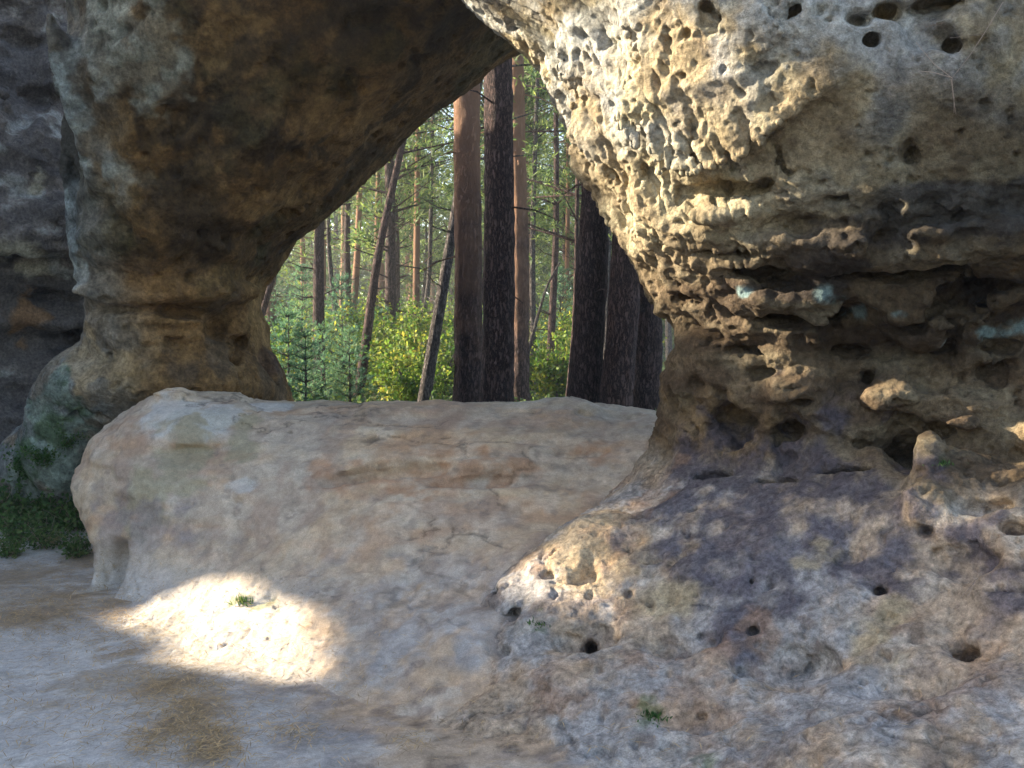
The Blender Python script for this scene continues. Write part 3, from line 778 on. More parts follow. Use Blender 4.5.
# small downslope runnels low on the front face
rn = fbm(v @ np.array([[1, .3, 0], [-.3, .3, 0], [.5, 0, .35]]), 44, 4, 77) * .0035 * (1 - sstep(.30, .5, v[:, 2]))
v = v + N * (d + rn - .010 * bedding(v, 1.2, 150))[:, None]
def col_S(P):
    n1 = fbm(P, 1.2, 5, 81); n2 = fbm(P * np.array([1, 1, 2.]), 3.4, 5, 82); n3 = fbm(P, 9, 4, 83)
    st = fbm(P * np.array([.6, 1.2, 3]), 2.4, 5, 84)
    c = np.tile(C(.46, .345, .23), (len(P), 1))
    c = blend(c, C(.50, .41, .30), sstep(-.1, .6, n2))
    c = blend(c, C(.37, .32, .27), sstep(.0, .6, n1 + .3 * n3) * .6)
    c = blend(c, C(.40, .24, .14), sstep(0., .55, st) * .6)
    c = blend(c, C(.36, .30, .25), sstep(.15, .6, fbm(P * np.array([.7, 1, 2.2]), 2.9, 5, 86)) * .45)
    c = blend(c, C(.25, .20, .16), sstep(.3, .8, fbm(P, 5, 5, 85)) * .4)
    q = P @ np.array([[1.0, .25, 0], [-.45, .5, 0], [.3, .1, 1.2]])
    sk = fbm(q * np.array([1, .35, 1]), 7, 5, 87)
    c = blend(c, C(.56, .48, .38), sstep(.05, .7, sk) * .4)
    c = blend(c, C(.30, .20, .145), sstep(.05, .7, -sk) * .45)
    c = blend(c, C(.21, .17, .14), sstep(.42, .7, fbm(P, 13, 4, 88)) * .5)
    c = blend(c, C(.42, .35, .26), sstep(6.4, 7.0, P[:, 1]) * .4)
    m = np.zeros(len(P))
    for u, v_, r in ((470, 468, 40), (440, 472, 36), (400, 470, 34), (350, 478, 30), (520, 462, 20), (570, 450, 24), (335, 490, 20), (590, 455, 18), (380, 480, 20)): m = np.maximum(m, blob(P, GS, u, v_, r, 12, 1.0, 1.8))
    c = blend(c, C(.36, .20, .11), m * .7 * sstep(-.5, .6, st + .8 * n3 + .5 * n2))
    m = np.zeros(len(P))
    for u, v_, r in ((200, 440, 40), (180, 460, 30), (240, 455, 22), (150, 500, 30), (140, 470, 20)): m = np.maximum(m, blob(P, GS, u, v_, r, 13, 1.0))
    c = blend(c, C(.27, .25, .16), m * .6)
    m = np.zeros(len(P))
    for u, v_, r in ((180, 410, 30), (215, 415, 30), (240, 485, 18), (270, 408, 20), (310, 400, 16)): m = np.maximum(m, blob(P, GS, u, v_, r, 14, .9, 1.5))
    c = blend(c, C(.46, .46, .44), m * .6)
    m = np.zeros(len(P))
    for u, v_, r in ((110, 530, 30), (150, 545, 34), (95, 560, 26)): m = np.maximum(m, blob(P, GS, u, v_, r, 15, .9))
    c = blend(c, C(.22, .19, .19), m * .6)
    for u, v_, r in ((650, 405, 10),): pass
    # sandy foot
    c = blend(c, C(.50, .43, .35), (1 - sstep(.12, .38, P[:, 2] + .05 * n2)) * .8)
    c = blend(c, C(.40, .27, .19), (1 - sstep(.2, .5, P[:, 2])) * sstep(.15, .6, n2) * .45)
    c = c * (1 - .45 * bedding(P, 1.2, 150))[:, None] * (1.06 + .12 * np.clip(fbm(P, 18, 3, 145), -.8, .8))[:, None]
    xr = sstep(-1.5, -.5, P[:, 0] + .25 * n2)
    t = (1 - sstep(.15, .6, P[:, 2] + .1 * n1))[:, None] * xr[:, None]
    c = c * (1 - t) + footrock(P) * t
    t = ((1 - sstep(.04, .26, P[:, 2] + .06 * n1)) * (1 - xr))[:, None]
    c = c * (1 - t) + sand(P) * t
    m = np.maximum(blob(P, GS, 247, 600, 14, 16, 1), blob(P, GS, 262, 608, 12, 17, 1))
    return np.clip(blend(c, C(.10, .13, .04), m * .6), .02, .75)
me = build_mesh('sandstone_slab', v, q); color_attr(me, col_S(v))
slab = tag(link('sandstone_slab', me, M_SLAB), 'low smooth pinkish sandstone slab lying between the two pillars, sunlit at its foot', 'boulder')
print('slab', len(v), round(time.time() - T0, 1))

# ---------------------------------------------------------- ground
def gh(x, y):
    P = np.stack([x.ravel(), y.ravel(), np.zeros(x.size)], 1)
    z = fbm(P, .9, 4, 91) * .035
    r = np.hypot(P[:, 0], P[:, 1])
    z = z + sstep(6.0, 10.5, P[:, 1]) * .38 + sstep(30, 220, r) * fbm(P, .012, 3, 92) * 5
    z = z + sstep(60, 230, r) * 6
    return z.reshape(x.shape)
def axis(lo, hi, h, far):
    a = list(np.arange(lo, hi, h)); s = h
    while a[-1] < far: s *= 1.09; a.append(a[-1] + s)
    s = h
    while a[0] > -far: s *= 1.09; a.insert(0, a[0] - s)
    return np.array(a)
ax_, ay_ = axis(-5, 2.5, .03, 225), axis(2.2, 10, .03, 225)
XX, YY = np.meshgrid(ax_, ay_, indexing='ij')
ZZ = gh(XX, YY)
V = np.stack([XX.ravel(), YY.ravel(), ZZ.ravel()], 1)
P2 = V.copy(); near = np.hypot(V[:, 0], V[:, 1]) < 14
V[near, 2] += fbm(V[near] * np.array([1, 1.4, 1]), 5, 5, 93) * .008 + fbm(V[near], 26, 3, 94) * .003
i = np.arange(len(ax_) - 1)[:, None] * len(ay_) + np.arange(len(ay_) - 1)[None]
Q = np.stack([i, i + len(ay_), i + len(ay_) + 1, i + 1], -1).reshape(-1, 4)
n1 = fbm(V, 1.3, 5, 95); n2 = fbm(V * np.array([1, 1.6, 1]), 4, 5, 96); n3 = fbm(V, 14, 3, 97)
c = sand(V)
nf = (np.hypot(V[:, 0], V[:, 1]) < 9)
t = (sstep(-1.3, -.6, V[:, 0] + .25 * n1) * nf)[:, None]
c = c * (1 - t) + footrock(V) * t
DRIFT = ((30, 618, 44, 14), (75, 600, 36, 12), (125, 640, 24, 14), (190, 720, 28, 24), (215, 750, 22, 18), (165, 690, 26, 12), (20, 575, 40, 10), (120, 605, 24, 10), (85, 565, 30, 8))
for u_, v_, a_, b_ in DRIFT:
    d_ = ray(u_, v_); P_ = CAM + d_ * (-CAM_Z / d_[2]); rx_ = a_ * P_[1] / F; ry_ = b_ * P_[1] ** 2 / (F * CAM_Z)
    q_ = np.hypot((V[:, 0] - P_[0]) / rx_, (V[:, 1] - P_[1]) / ry_) + .55 * n2
    c = blend(c, C(.27, .185, .10), (1 - sstep(.5, 1.5, q_)) * .65)
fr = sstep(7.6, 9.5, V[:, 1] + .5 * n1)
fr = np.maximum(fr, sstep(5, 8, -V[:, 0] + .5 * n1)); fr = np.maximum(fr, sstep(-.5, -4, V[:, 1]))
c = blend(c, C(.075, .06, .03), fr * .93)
c = blend(c, C(.07, .09, .03), fr * sstep(0, .6, n1) * .6)
me = build_mesh('ground', V, Q); color_attr(me, np.clip(c, .01, .7))
tag(link('ground', me, M_SAND), kind='structure')
print('ground', len(V), round(time.time() - T0, 1))

def gz(x, y): return float(gh(np.array([x], float), np.array([y], float))[0])

# ---------------------------------------------------------- rock face behind the left pillar
GB = Grid((-11.5, 8.0, -.4), (-3.2, 14, 6.6), .06)
stack(GB, [(-.5, -11, -3.9, 9.0, 14.5), (.4, -11, -4.1, 9.15, 14.5), (.9, -11, -4.0, 9.5, 14.5), (1.5, -11, -3.7, 9.7, 14.5), (2.2, -11, -3.7, 9.5, 14.5), (2.4, -11, -3.6, 9.1, 14.5), (3.0, -11, -3.6, 9.2, 14.5), (4.2, -11, -3.9, 9.1, 14.5), (5.2, -11, -4.5, 9.5, 14.5), (6.0, -11, -5, 10, 14.5), (6.4, -8, -7.5, 12, 12.5)], 3.2)
GB.band(.6, lambda P: -fbm(P, .7, 4, 101) * .25 - fbm(P * np.array([1, 1, 1.9]), 1.3, 4, 102, ridge=True) * .10)
for p in ((40, 95, 24, 8, 1), (20, 40, 20, 8, 1), (30, 265, 40, 10, .8), (50, 300, 26, 7, .8), (36, 180, 10, 14, .5), (15, 130, 10, 6, 1)): GB.pit(*p)
VB, QB = GB.mesh()
VB, QB = split_quads(VB, QB, lambda c: (c[:, 2] > -.35) & (c[:, 1] < 13.9))
VB, QB = subdiv(VB, QB)
N = normals(VB, QB)
VB = VB + N * (fbm(VB, 5, 5, 103) * .03 + fbm(VB * np.array([1, 1, 2]), 3, 4, 104, ridge=True) * .03)[:, None]
n1 = fbm(VB, 1.2, 5, 105); n2 = fbm(VB * np.array([1, 1, 1.6]), 2.6, 5, 106); n3 = fbm(VB, 7, 4, 107)
c = np.tile(C(.115, .10, .09), (len(VB), 1))
c = blend(c, C(.20, .17, .145), sstep(.0, .6, n2))
c = blend(c, C(.05, .046, .048), sstep(.0, .5, n1 + .4 * n3) * .75)
c = blend(c, C(.33, .33, .30), sstep(.38, .7, n2 + .35 * n3 - .1 * n1) * .8)
m = np.zeros(len(VB))
for u, v_, r in ((35, 190, 10), (36, 175, 8), (20, 255, 18), (36, 262, 14), (8, 250, 14)): m = np.maximum(m, blob(VB, GB, u, v_, r, 18, .7))
c = blend(c, C(.42, .38, .28), m * .8)
c = blend(c, C(.26, .14, .06), blob(VB, GB, 28, 318, 18, 19, .8) * .7)
me = build_mesh('rock_face', VB, QB); color_attr(me, np.clip(c, .01, .7))
tag(link('cliff', me, M_ARCH), 'dark grey-brown rock face in shade behind the mossy left foot of the arch', 'cliff')
print('back rock', round(time.time() - T0, 1))

# ---------------------------------------------------------- unseen wall added out of frame on the left, holed to shape the sunlight
XW = -7.6
lit = []
def beam(G, u, v, r, dz=0):
    P = G.hit(u, v)
    if P is None: print('miss', u, v); return
    t = (XW - P[0]) / SUN[0]
    H = P + SUN * t
    lit.append((H[1], H[2] + dz, r * np.linalg.norm(P - CAM) / F))
for a in ((160, 618, 28), (180, 612, 38), (205, 612, 44), (235, 625, 46), (265, 625, 36), (285, 640, 28), (215, 590, 26), (240, 590, 18), (230, 655, 34), (265, 665, 30), (295, 672, 20)): beam(GS, *a)
for a in ((650, 40, 46), (720, 90, 40), (560, 45, 36), (780, 70, 26), (490, 15, 22), (525, 45, 34), (560, 90, 44), (600, 100, 44), (590, 150, 50), (640, 180, 44), (640, 115, 44), (640, 240, 44), (655, 290, 26), (700, 140, 40), (750, 130, 32), (720, 200, 34), (690, 180, 36), (770, 210, 24), (600, 60, 26), (800, 130, 26)): beam(GR, *a)
for a in ((530, 575, 24), (560, 555, 22), (590, 530, 22), (620, 510, 18), (560, 590, 26), (600, 570, 20), (590, 610, 20)): beam(GR, *a)
for a in ((820, 375, 26), (860, 380, 20), (890, 385, 26), (930, 405, 34), (970, 400, 36), (1010, 400, 40), (940, 450, 26), (935, 500, 26), (1000, 440, 24), (930, 540, 16)): beam(GR, *a)
lit = np.array(lit)
print('beams y', lit[:, 0].min(), lit[:, 0].max(), 'z', lit[:, 1].min(), lit[:, 1].max())
np.save('/tmp/lit.npy', lit) if False else None
GW = Grid((-8.3, -1.5, -.3), (-6.9, 14.5, 8.0), .07)
X, Y, Z = np.meshgrid(GW.x, GW.y, GW.z, indexing='ij')
top = 6.9 + .5 * np.sin(Y * 1.3) + .3 * np.sin(Y * 3.1)
f = np.maximum.reduce([np.abs(X - XW) - .38 - .08 * np.sin(Z * 5 + np.sin(Y)), Z - top, np.abs(Y - 6.5) - 7.3 + .4 * np.sin(Z * 2)])
s_ = (X - XW) / SUN[0]
py, pz = Y - s_ * SUN[1], Z - s_ * SUN[2]
for y0, z0, r in lit:
    f = smax(f, r - np.hypot(py - y0, pz - z0), .08)
GW.f[...] = f
GW.band(.2, lambda P: fbm(P, 1.6, 4, 111) * .05)
V, Q = GW.mesh()
V, Q = split_quads(V, Q, lambda c: c[:, 2] > -.2)
n1 = fbm(V, 1.2, 5, 112)
c = blend(np.tile(C(.15, .12, .09), (len(V), 1)), C(.30, .26, .2), sstep(-.2, .6, n1))
me = build_mesh('sun_mask_wall', V, Q); color_attr(me, c)
tag(link('sun_mask_wall', me, M_ARCH), 'unseen wall added left of the clearing, its holes shaping the sunlight', 'rock wall')
print('wall', round(time.time() - T0, 1))
# ==================================================================  OBJECTS
# ---------------------------------------------------------- mesh bits for plants
rg = np.random.default_rng(11)
class Bag:
    def __init__(s): s.V = []; s.Q = []; s.n = 0
    def add(s, V, Q):
        s.V.append(np.asarray(V, float)); s.Q.append(np.asarray(Q) + s.n); s.n += len(V)
    def tube(s, pts, rad, sides=8, cap=True):
        pts = np.asarray(pts, float); k = len(pts); V = []
        for i in range(k):
            d = pts[min(i + 1, k - 1)] - pts[max(i - 1, 0)]; d /= np.linalg.norm(d) + 1e-9
            a = np.cross(d, [.31, .95, .1]); a /= np.linalg.norm(a); b = np.cross(d, a)
            t = np.arange(sides) * 2 * math.pi / sides
            V.append(pts[i] + rad[i] * (np.cos(t)[:, None] * a + np.sin(t)[:, None] * b))
        Q = [[i * sides + j, i * sides + (j + 1) % sides, (i + 1) * sides + (j + 1) % sides, (i + 1) * sides + j] for i in range(k - 1) for j in range(sides)]
        s.add(np.concatenate(V), Q)
    def blades(s, P, D, L, W, droop=0.0):
        """flat pointed needles or leaves: roots P, directions D"""
        n = len(P)
        D = D / np.linalg.norm(D, axis=1)[:, None]
        S = np.cross(D, rg.normal(size=(n, 3))); S /= np.linalg.norm(S, axis=1)[:, None] + 1e-9
        L = np.broadcast_to(L, n)[:, None]; W = np.broadcast_to(W, n)[:, None]
        v = np.stack([P, P + D * L * .45 + S * W, P + D * L - np.array([0, 0, 1]) * droop * L, P + D * L * .45 - S * W], 1).reshape(-1, 3)
        s.add(v, np.arange(4 * n).reshape(-1, 4))
    def mesh(s, name, smooth=False):
        return build_mesh(name, np.concatenate(s.V), np.concatenate(s.Q), smooth)

M_BARK = bark_mat('pine_bark', (.075, .048, .042), (.14, .092, .08))
M_BARKT = bark_mat('pine_bark_orange_top', (.08, .05, .043), (.15, .095, .08), top=(.32, .18, .11), ztop=2.4)
M_BARKG = bark_mat('grey_bark', (.085, .07, .065), (.20, .17, .15))
M_BARKD = bark_mat('dark_bark', (.075, .046, .04), (.15, .095, .08))
M_PINE = leaf_mat('pine_needles', [(.04, .08, .03), (.085, .14, .05), (.16, .22, .06), (.28, .32, .09)], .55)
M_YOUNG = leaf_mat('young_pine_needles', [(.045, .10, .07), (.07, .16, .10), (.12, .23, .12), (.2, .30, .11)], .5)
M_LEAF = leaf_mat('broad_leaves', [(.04, .10, .02), (.10, .18, .025), (.18, .24, .035), (.40, .35, .05)], .55)
M_BERRY = leaf_mat('bilberry_leaves', [(.025, .06, .015), (.05, .12, .03), (.09, .17, .045), (.15, .18, .05)], .35)
M_MIX = leaf_mat('woodland_green', [(.03, .06, .02), (.06, .11, .03), (.12, .18, .04), (.22, .25, .04)], .5)
M_DRY = plain('dry_needles', (.40, .27, .13))
M_TWIG = plain('dry_twig', (.25, .19, .15))

def wander(H, amp, n=14, z0=-.25):
    z = np.linspace(z0, H, n)
    ph = rg.uniform(0, 6.28, 4)
    x = amp * (np.sin(z * .55 + ph[0]) - np.sin(z0 * .55 + ph[0]) + .4 * np.sin(z * 1.4 + ph[1]))
    y = amp * (np.sin(z * .5 + ph[2]) + .4 * np.sin(z * 1.3 + ph[3]))
    return np.stack([x, y, z], 1)

def pine_meshes(H, r0, z0, rad, nb, leaf, width, per, amp=.1, dead=6, tufts=7, name='pine', trunk_pts=None, sides=12):
    """trunk with limbs and a needle crown, both as meshes at the origin"""
    pts = wander(H, amp) if trunk_pts is None else trunk_pts
    k = len(pts)
    tt = np.clip((pts[:, 2]) / H, 0, 1)
    rr = r0 * (1 - .82 * tt ** 1.1); rr[0] = r0 * 1.35
    if k > 2: rr[1] = max(rr[1], r0 * 1.0)
    T = Bag(); T.tube(pts, rr, sides)
    on = lambda z: np.array([np.interp(z, pts[:, 2], pts[:, i]) for i in range(3)])
    L = Bag()
    for _ in range(dead):
        z = rg.uniform(1.6, max(2.2, z0)); a = rg.uniform(0, 6.28); l = rg.uniform(.3, 1.1)
        p = on(z); d = np.array([math.cos(a), math.sin(a), rg.uniform(-.2, .4)])
        T.tube([p, p + d * l * .5, p + d * l + np.array([0, 0, rg.uniform(-.1, .15)])], [.016, .011, .004], 4)
    for _ in range(nb):
        f = rg.random() ** .8; z = z0 + (H - z0) * f; a = rg.uniform(0, 6.28)
        l = rad * (1 - f ** 1.6 * .85) * rg.uniform(.6, 1.15) * min(1, .45 + 2.2 * f)
        p = on(min(z, H)); up = rg.uniform(-.12, .45) + .35 * f
        d = np.array([math.cos(a), math.sin(a), up])
        bend = np.array([rg.normal() * .12, rg.normal() * .12, .1])
        c = np.array([p, p + d * l * .5 + bend * l * .3, p + d * l + bend * l])
        T.tube(c, [.012 + r0 * .12 * (1 - f * .6), .010 + r0 * .05, .005], 4)
        m = max(3, int(per * l / rad))
        t = rg.uniform(.35, 1.05, m)
        q = c[0] + (c[2] - c[0]) * t[:, None] + rg.normal(size=(m, 3)) * np.array([.17, .17, .09]) * l * (.4 + .6 * t[:, None])
        q = np.repeat(q, tufts, 0)
        D = rg.normal(size=(len(q), 3)) * .8 + d * .7 + np.array([0, 0, .35])
        L.blades(q + rg.normal(size=q.shape) * leaf * .25, D, leaf * rg.uniform(.6, 1.2, len(q)), width)
    return T.mesh('trunk', True), (L.mesh('crown') if nb else None)

def place_tree(name, loc, tm, cm, bark, leaf, label, cat, group=None, rz=0, sc=1.0, crown='crown'):
    e = empty(name, loc); e.rotation_euler = (0, 0, rz); e.scale = (sc, sc, sc)
    tag(e, label, cat, group)
    link('trunk', tm, bark, e)
    if cm is not None: link(crown, cm, leaf, e)
    return e

# ---------------------------------------------------------- the near pines seen through the arch
G1 = 'tall pine trunks just behind the arch'
for (ub, ut, wb, wt, Y, bark, H, amp, label) in (
    (467, 467, 27, 24, 12.6, M_BARKT, 20, .02, 'straight pine whose brown trunk turns orange higher up, left of the darkest trunk'),
    (496, 499, 33, 25, 11.6, M_BARKD, 19, .02, 'thick very dark straight pine trunk in the middle of the arch opening'),
    (520, 517, 17, 15, 15.2, M_BARKT, 21, .02, 'slimmer reddish pine trunk just right of and behind the darkest trunk'),
    (583, 601, 32, 25, 11.2, M_BARK, 20, .03, 'dark purple-brown pine trunk leaning slightly right, beside the sunlit pillar edge'),
    (616, 636, 31, 24, 10.9, M_BARKD, 20, .03, 'dark leaning pine trunk second from the right, partly behind the pillar'),
    (646, 648, 28, 20, 11.6, M_BARK, 18, .03, 'dark pine trunk at the far right, nearly hidden by the pillar')):
    b, t = at(ub, 400, Y), at(ut, 60, Y)
    lean = (t - b) / (t[2] - b[2])
    gzv = gz(b[0], Y)
    z = np.linspace(-.3, H, 15)
    base = b + lean * (gzv - b[2])
    pts = np.stack([lean[0] * z + amp * np.sin(z * .8), lean[1] * z + amp * np.sin(z * .6 + 1), z], 1)
    w0, w1 = wb * Y / F / 2, wt * Y / F / 2
    r = w0 + (w1 - w0) * (z / 5.0); r = np.maximum(r, .05); r[0] = w0 * 1.5
    T = Bag()
    zz = np.concatenate([np.linspace(-.3, 6.5, 60), np.linspace(7, H, 14)])
    pp = np.stack([np.interp(zz, z, pts[:, i]) for i in range(3)], 1)
    r = np.maximum(w0 + (w1 - w0) * (zz / 5.0), w1 * (1 - np.clip((zz - 6) / (H - 6), 0, 1) * .75)); r = np.where(zz > 5, np.maximum(w1 * (1 - np.clip((zz - 5) / (H - 5), 0, 1) * .8), .04), r)
    r = r + w0 * .5 * np.exp(-np.clip(zz + .1, 0, 9) * 5)
    T.tube(pp, r, 28)
    tv = np.concatenate(T.V); N = tv - np.repeat(pp, 28, 0); N /= np.linalg.norm(N, axis=1)[:, None]
    d = fbm((tv + ub) * np.array([1, 1, .3]), 16, 3, 121, ridge=True) * .014 + fbm(tv + ub, 2, 2, 122) * .012
    T.V = [tv + N * d[:, None]]
    for _ in range(7):
        zk = rg.uniform(1.6, 7); a = rg.uniform(0, 6.28); l = rg.uniform(.25, .9)
        p = np.array([np.interp(zk, zz, pp[:, i]) for i in range(3)]); dd = np.array([math.cos(a), math.sin(a), rg.uniform(-.3, .15)])
        T.tube([p, p + dd * l * .6, p + dd * l + np.array([0, 0, -.08])], [.014, .010, .004], 5)
    tm = T.mesh('trunk', True)
    _, cm = pine_meshes(H, .15, 9.5, 2.2, 60, .2, .022, 26, dead=0, trunk_pts=pts)
    place_tree('pine_tree', (base[0], base[1], gzv), tm, cm, bark, M_PINE, label, 'pine tree', G1)

# ---------------------------------------------------------- slimmer leaning and curving stems
G2 = 'slim trunks in the middle distance'
for (path, w, Y, bark, label) in (
    (((424, 402), (432, 350), (443, 290), (452, 230), (470, 130), (490, 20)), 12, 14.0, M_BARKG, 'slim smooth grey trunk leaning right towards the orange-topped pine'),
    (((360, 385), (368, 330), (371, 300), (380, 240), (392, 190), (406, 130), (420, 60)), 9, 18.0, M_BARKD, 'thin dark curved trunk sweeping up to the right among young pines'),
    (((319, 400), (319, 330), (318, 280), (320, 215), (322, 120)), 12, 19.0, M_BARK, 'upright dark reddish trunk behind the young pines beside the left pillar'),
    (((258, 330), (264, 305), (272, 280), (280, 255), (290, 220)), 7, 19.0, M_BARKD, 'thin dark trunk slanting beside the edge of the left pillar'),
    (((338, 335), (334, 300), (329, 260), (328, 215), (330, 150)), 5, 22.0, M_BARKG, 'thin bent grey stem close to the upright reddish trunk'),
    (((350, 330), (347, 290), (347, 240), (348, 180), (350, 100)), 7, 24.0, M_BARK, 'slim dark trunk in the middle of the left trio'),
    (((352, 320), (356, 280), (358, 240), (360, 180), (362, 100)), 7, 25.0, M_BARKT, 'slim reddish trunk touching the slim dark one'),
    (((374, 400), (375, 330), (376, 260), (378, 180), (380, 90)), 5, 26.0, M_BARKT, 'thin orange trunk behind the curved dark one'),
    (((416, 345), (416, 300), (417, 220), (418, 130), (420, 50)), 7, 24.0, M_BARKT, 'straight pinkish trunk left of the leaning grey one'),
    (((420, 330), (427, 300), (430, 270), (431, 200), (433, 110)), 5, 25.0, M_BARKG, 'thin grey trunk beside the straight pinkish one'),
    (((534, 402), (533, 330), (532, 260), (534, 180), (537, 90)), 6, 20.0, M_BARKG, 'thin grey trunk just right of the reddish pine'),
    (((549, 400), (551, 340), (554, 280), (557, 220), (556, 120)), 8, 19.0, M_BARKD, 'dark irregular trunk with leafy boughs in the right-hand gap'),
    (((563, 400), (566, 330), (567, 270), (568, 200), (568, 120)), 5, 27.0, M_BARKT, 'thin reddish trunk far back in the right-hand gap'),
    (((568, 402), (574, 340), (576, 290), (577, 200)), 6, 16.0, M_BARKD, 'thin dark trunk tucked against the purple-brown pine'),
    (((606, 402), (607, 330), (608, 260), (610, 200)), 6, 20.0, M_BARKG, 'thin grey trunk seen between the two leaning pines'),
    (((530, 345), (538, 315), (547, 285), (560, 262)), 4, 17.0, M_BARKG, 'dead grey stem slanting across the right-hand gap')):
    P = np.array([at(u, v, Y) for u, v in path])
    g = gz(P[0, 0], Y)
    if P[0, 2] > g:                                # continue down to the soil
        s0 = (P[0] - P[1]) / (P[0, 2] - P[1, 2]); P = np.concatenate([[P[0] + s0 * (g - .2 - P[0, 2])], P])
    top = P[-1]; tilt = (P[-1] - P[-2]) / np.linalg.norm(P[-1] - P[-2])
    if w > 4.5: P = np.concatenate([P, [top + tilt * 3, top + tilt * 6 + np.array([0, .2, .3])]])
    # smooth the polyline
    tt = np.linspace(0, len(P) - 1, 30); Ps = np.stack([np.interp(tt, np.arange(len(P)), P[:, i]) for i in range(3)], 1)
    for _ in range(6): Ps[1:-1] = (Ps[:-2] + 2 * Ps[1:-1] + Ps[2:]) / 4
    base = Ps[0].copy(); Ps = Ps - base
    r0 = w * Y / F / 2
    T = Bag(); tz = np.linspace(0, 1, 30); T.tube(Ps, r0 * (1.25 - .85 * tz) + r0 * .5 * np.exp(-tz * 40), 12)
    L = Bag()
    for _ in range(10 if w > 4.5 else 3):
        k = rg.integers(9, 26); p = Ps[k]; a = rg.uniform(0, 6.28); l = rg.uniform(.25, .8)
        dd = np.array([math.cos(a), math.sin(a), rg.uniform(-.1, .5)])
        T.tube([p, p + dd * l * .5, p + dd * l + np.array([0, 0, .1])], [r0 * .16, r0 * .1, .003], 4)
    if w > 4.5:
        for _ in range(34):
            k = rg.integers(17, 30); p = Ps[k]; a = rg.uniform(0, 6.28); l = rg.uniform(.6, 1.9)
            dd = np.array([math.cos(a), math.sin(a), rg.uniform(0, .5)])
            T.tube([p, p + dd * l], [.02, .005], 4)
            m = 12; q = p + dd * l * rg.uniform(.4, 1.1, (m, 1)) + rg.normal(size=(m, 3)) * .2 * l
            q = np.repeat(q, 8, 0); L.blades(q, rg.normal(size=q.shape) + dd * .5 + [0, 0, .3], .11, .010)
    place_tree('pine_tree', base, T.mesh('trunk', True), L.mesh('crown') if w > 4.5 else None, bark, M_PINE, label, 'tree', G2)

# ---------------------------------------------------------- pines further into the wood
G3 = 'pines further into the wood'
kinds = []
for i in range(6):
    H = (11, 14, 16, 12, 15, 9)[i]
    kinds.append(pine_meshes(H, (.10, .13, .15, .11, .14, .08)[i], (2.0, 3.0, 4.2, 2.6, 3.6, 1.8)[i], (1.7, 2.0, 2.3, 1.9, 2.1, 1.5)[i], (110, 105, 100, 100, 105, 90)[i], .17, .017, 22, amp=.07, dead=8))
spots = []
tries = 0
while len(spots) < 62 and tries < 6000:
    tries += 1
    Y = rg.uniform(21, 62); u = rg.uniform(235, 690)
    x = (u - CX) / F * Y
    if all((x - a) ** 2 + (Y - b) ** 2 > 2.4 ** 2 for a, b, _ in spots): spots.append((x, Y, u))
for k in range(22):     # beside and behind, beyond the edges of the picture
    a = rg.uniform(0, 2 * math.pi); rr = rg.uniform(17, 34); x, y = rr * math.cos(a), rr * math.sin(a)
    if y > 8 and abs(x) < .65 * y: continue
    if x < -4 and -4 < y < 30: continue
    spots.append((x, y, -1))
for k in range(12):
    Y = rg.uniform(19, 45); spots.append((rg.uniform(.19, .5) * Y, Y, -1))
GAPS = ((318, 'left of the upright reddish trunk'), (364, 'between the reddish and curved dark trunks'), (400, 'just right of the curved dark trunk'), (428, 'behind the straight pinkish trunk'),
        (456, 'between the leaning grey and orange-topped trunks'), (484, 'behind the orange-topped pine'), (512, 'behind the thick darkest trunk'), (530, 'behind the slim reddish pine'),
        (548, 'in the left half of the right-hand gap'), (568, 'in the right half of the right-hand gap'), (604, 'behind the purple-brown leaning pine'), (2000, 'behind the dark trunks by the right pillar'))
ORD = ('nearest', 'second nearest', 'third nearest', 'fourth nearest', 'fifth nearest', 'sixth nearest', 'seventh nearest', 'eighth nearest', 'ninth nearest', 'tenth nearest', 'eleventh nearest', 'twelfth nearest', 'farthest', 'farthest')
cnt = {}
for j, (x, Y, u) in enumerate(sorted(spots, key=lambda t: t[1])):
    i = int(rg.integers(0, 6))
    if u > 0:
        g = next(t for lim, t in GAPS if u < lim); cnt[g] = cnt.get(g, -1) + 1
        lab = ORD[min(cnt[g], 13)] + ' of the slender pines ' + g
    else: lab = 'slender pine with open crown beside the clearing, outside the view'
    place_tree('pine_tree', (x, Y, gz(x, Y) - .05), kinds[i][0], kinds[i][1], (M_BARK, M_BARKT, M_BARKG)[i % 3], M_PINE, lab, 'pine tree', G3 if u > 0 else 'pines around the clearing', rg.uniform(0, 6.28), rg.uniform(.85, 1.2))
# ---------------------------------------------------------- young pines
G4 = 'young pines in front of the wood'
yk = []
for i in range(4):
    H = (2.2, 2.9, 3.6, 1.8)[i]
    T = Bag(); T.tube([(0, 0, -.1), (.02, 0, H * .5), (0, .02, H)], [.035, .022, .006], 6)
    L = Bag()
    for w in range(int(H / .22)):
        z = .2 + w * .22; n = 7; f = z / H
        for a in np.arange(n) * 6.28 / n + rg.uniform(0, 1):
            l = (1 - f) * H * .36 * rg.uniform(.7, 1.15) + .12
            d = np.array([math.cos(a), math.sin(a), .28 + .25 * f]); c = np.array([0, 0, z]) + d * l
            T.tube([(0, 0, z), c], [.010, .004], 4)
            m = int(5 + l * 11); t = rg.uniform(.2, 1.05, m)
            q = np.array([0, 0, z]) + d * l * t[:, None] + rg.normal(size=(m, 3)) * .045
            q = np.repeat(q, 7, 0)
            L.blades(q, rg.normal(size=q.shape) * .7 + d * 1.0 + [0, 0, .35], .09 * rg.uniform(.7, 1.3, len(q)), .0065)
    yk.append((T.mesh('stem', True), L.mesh('needles')))
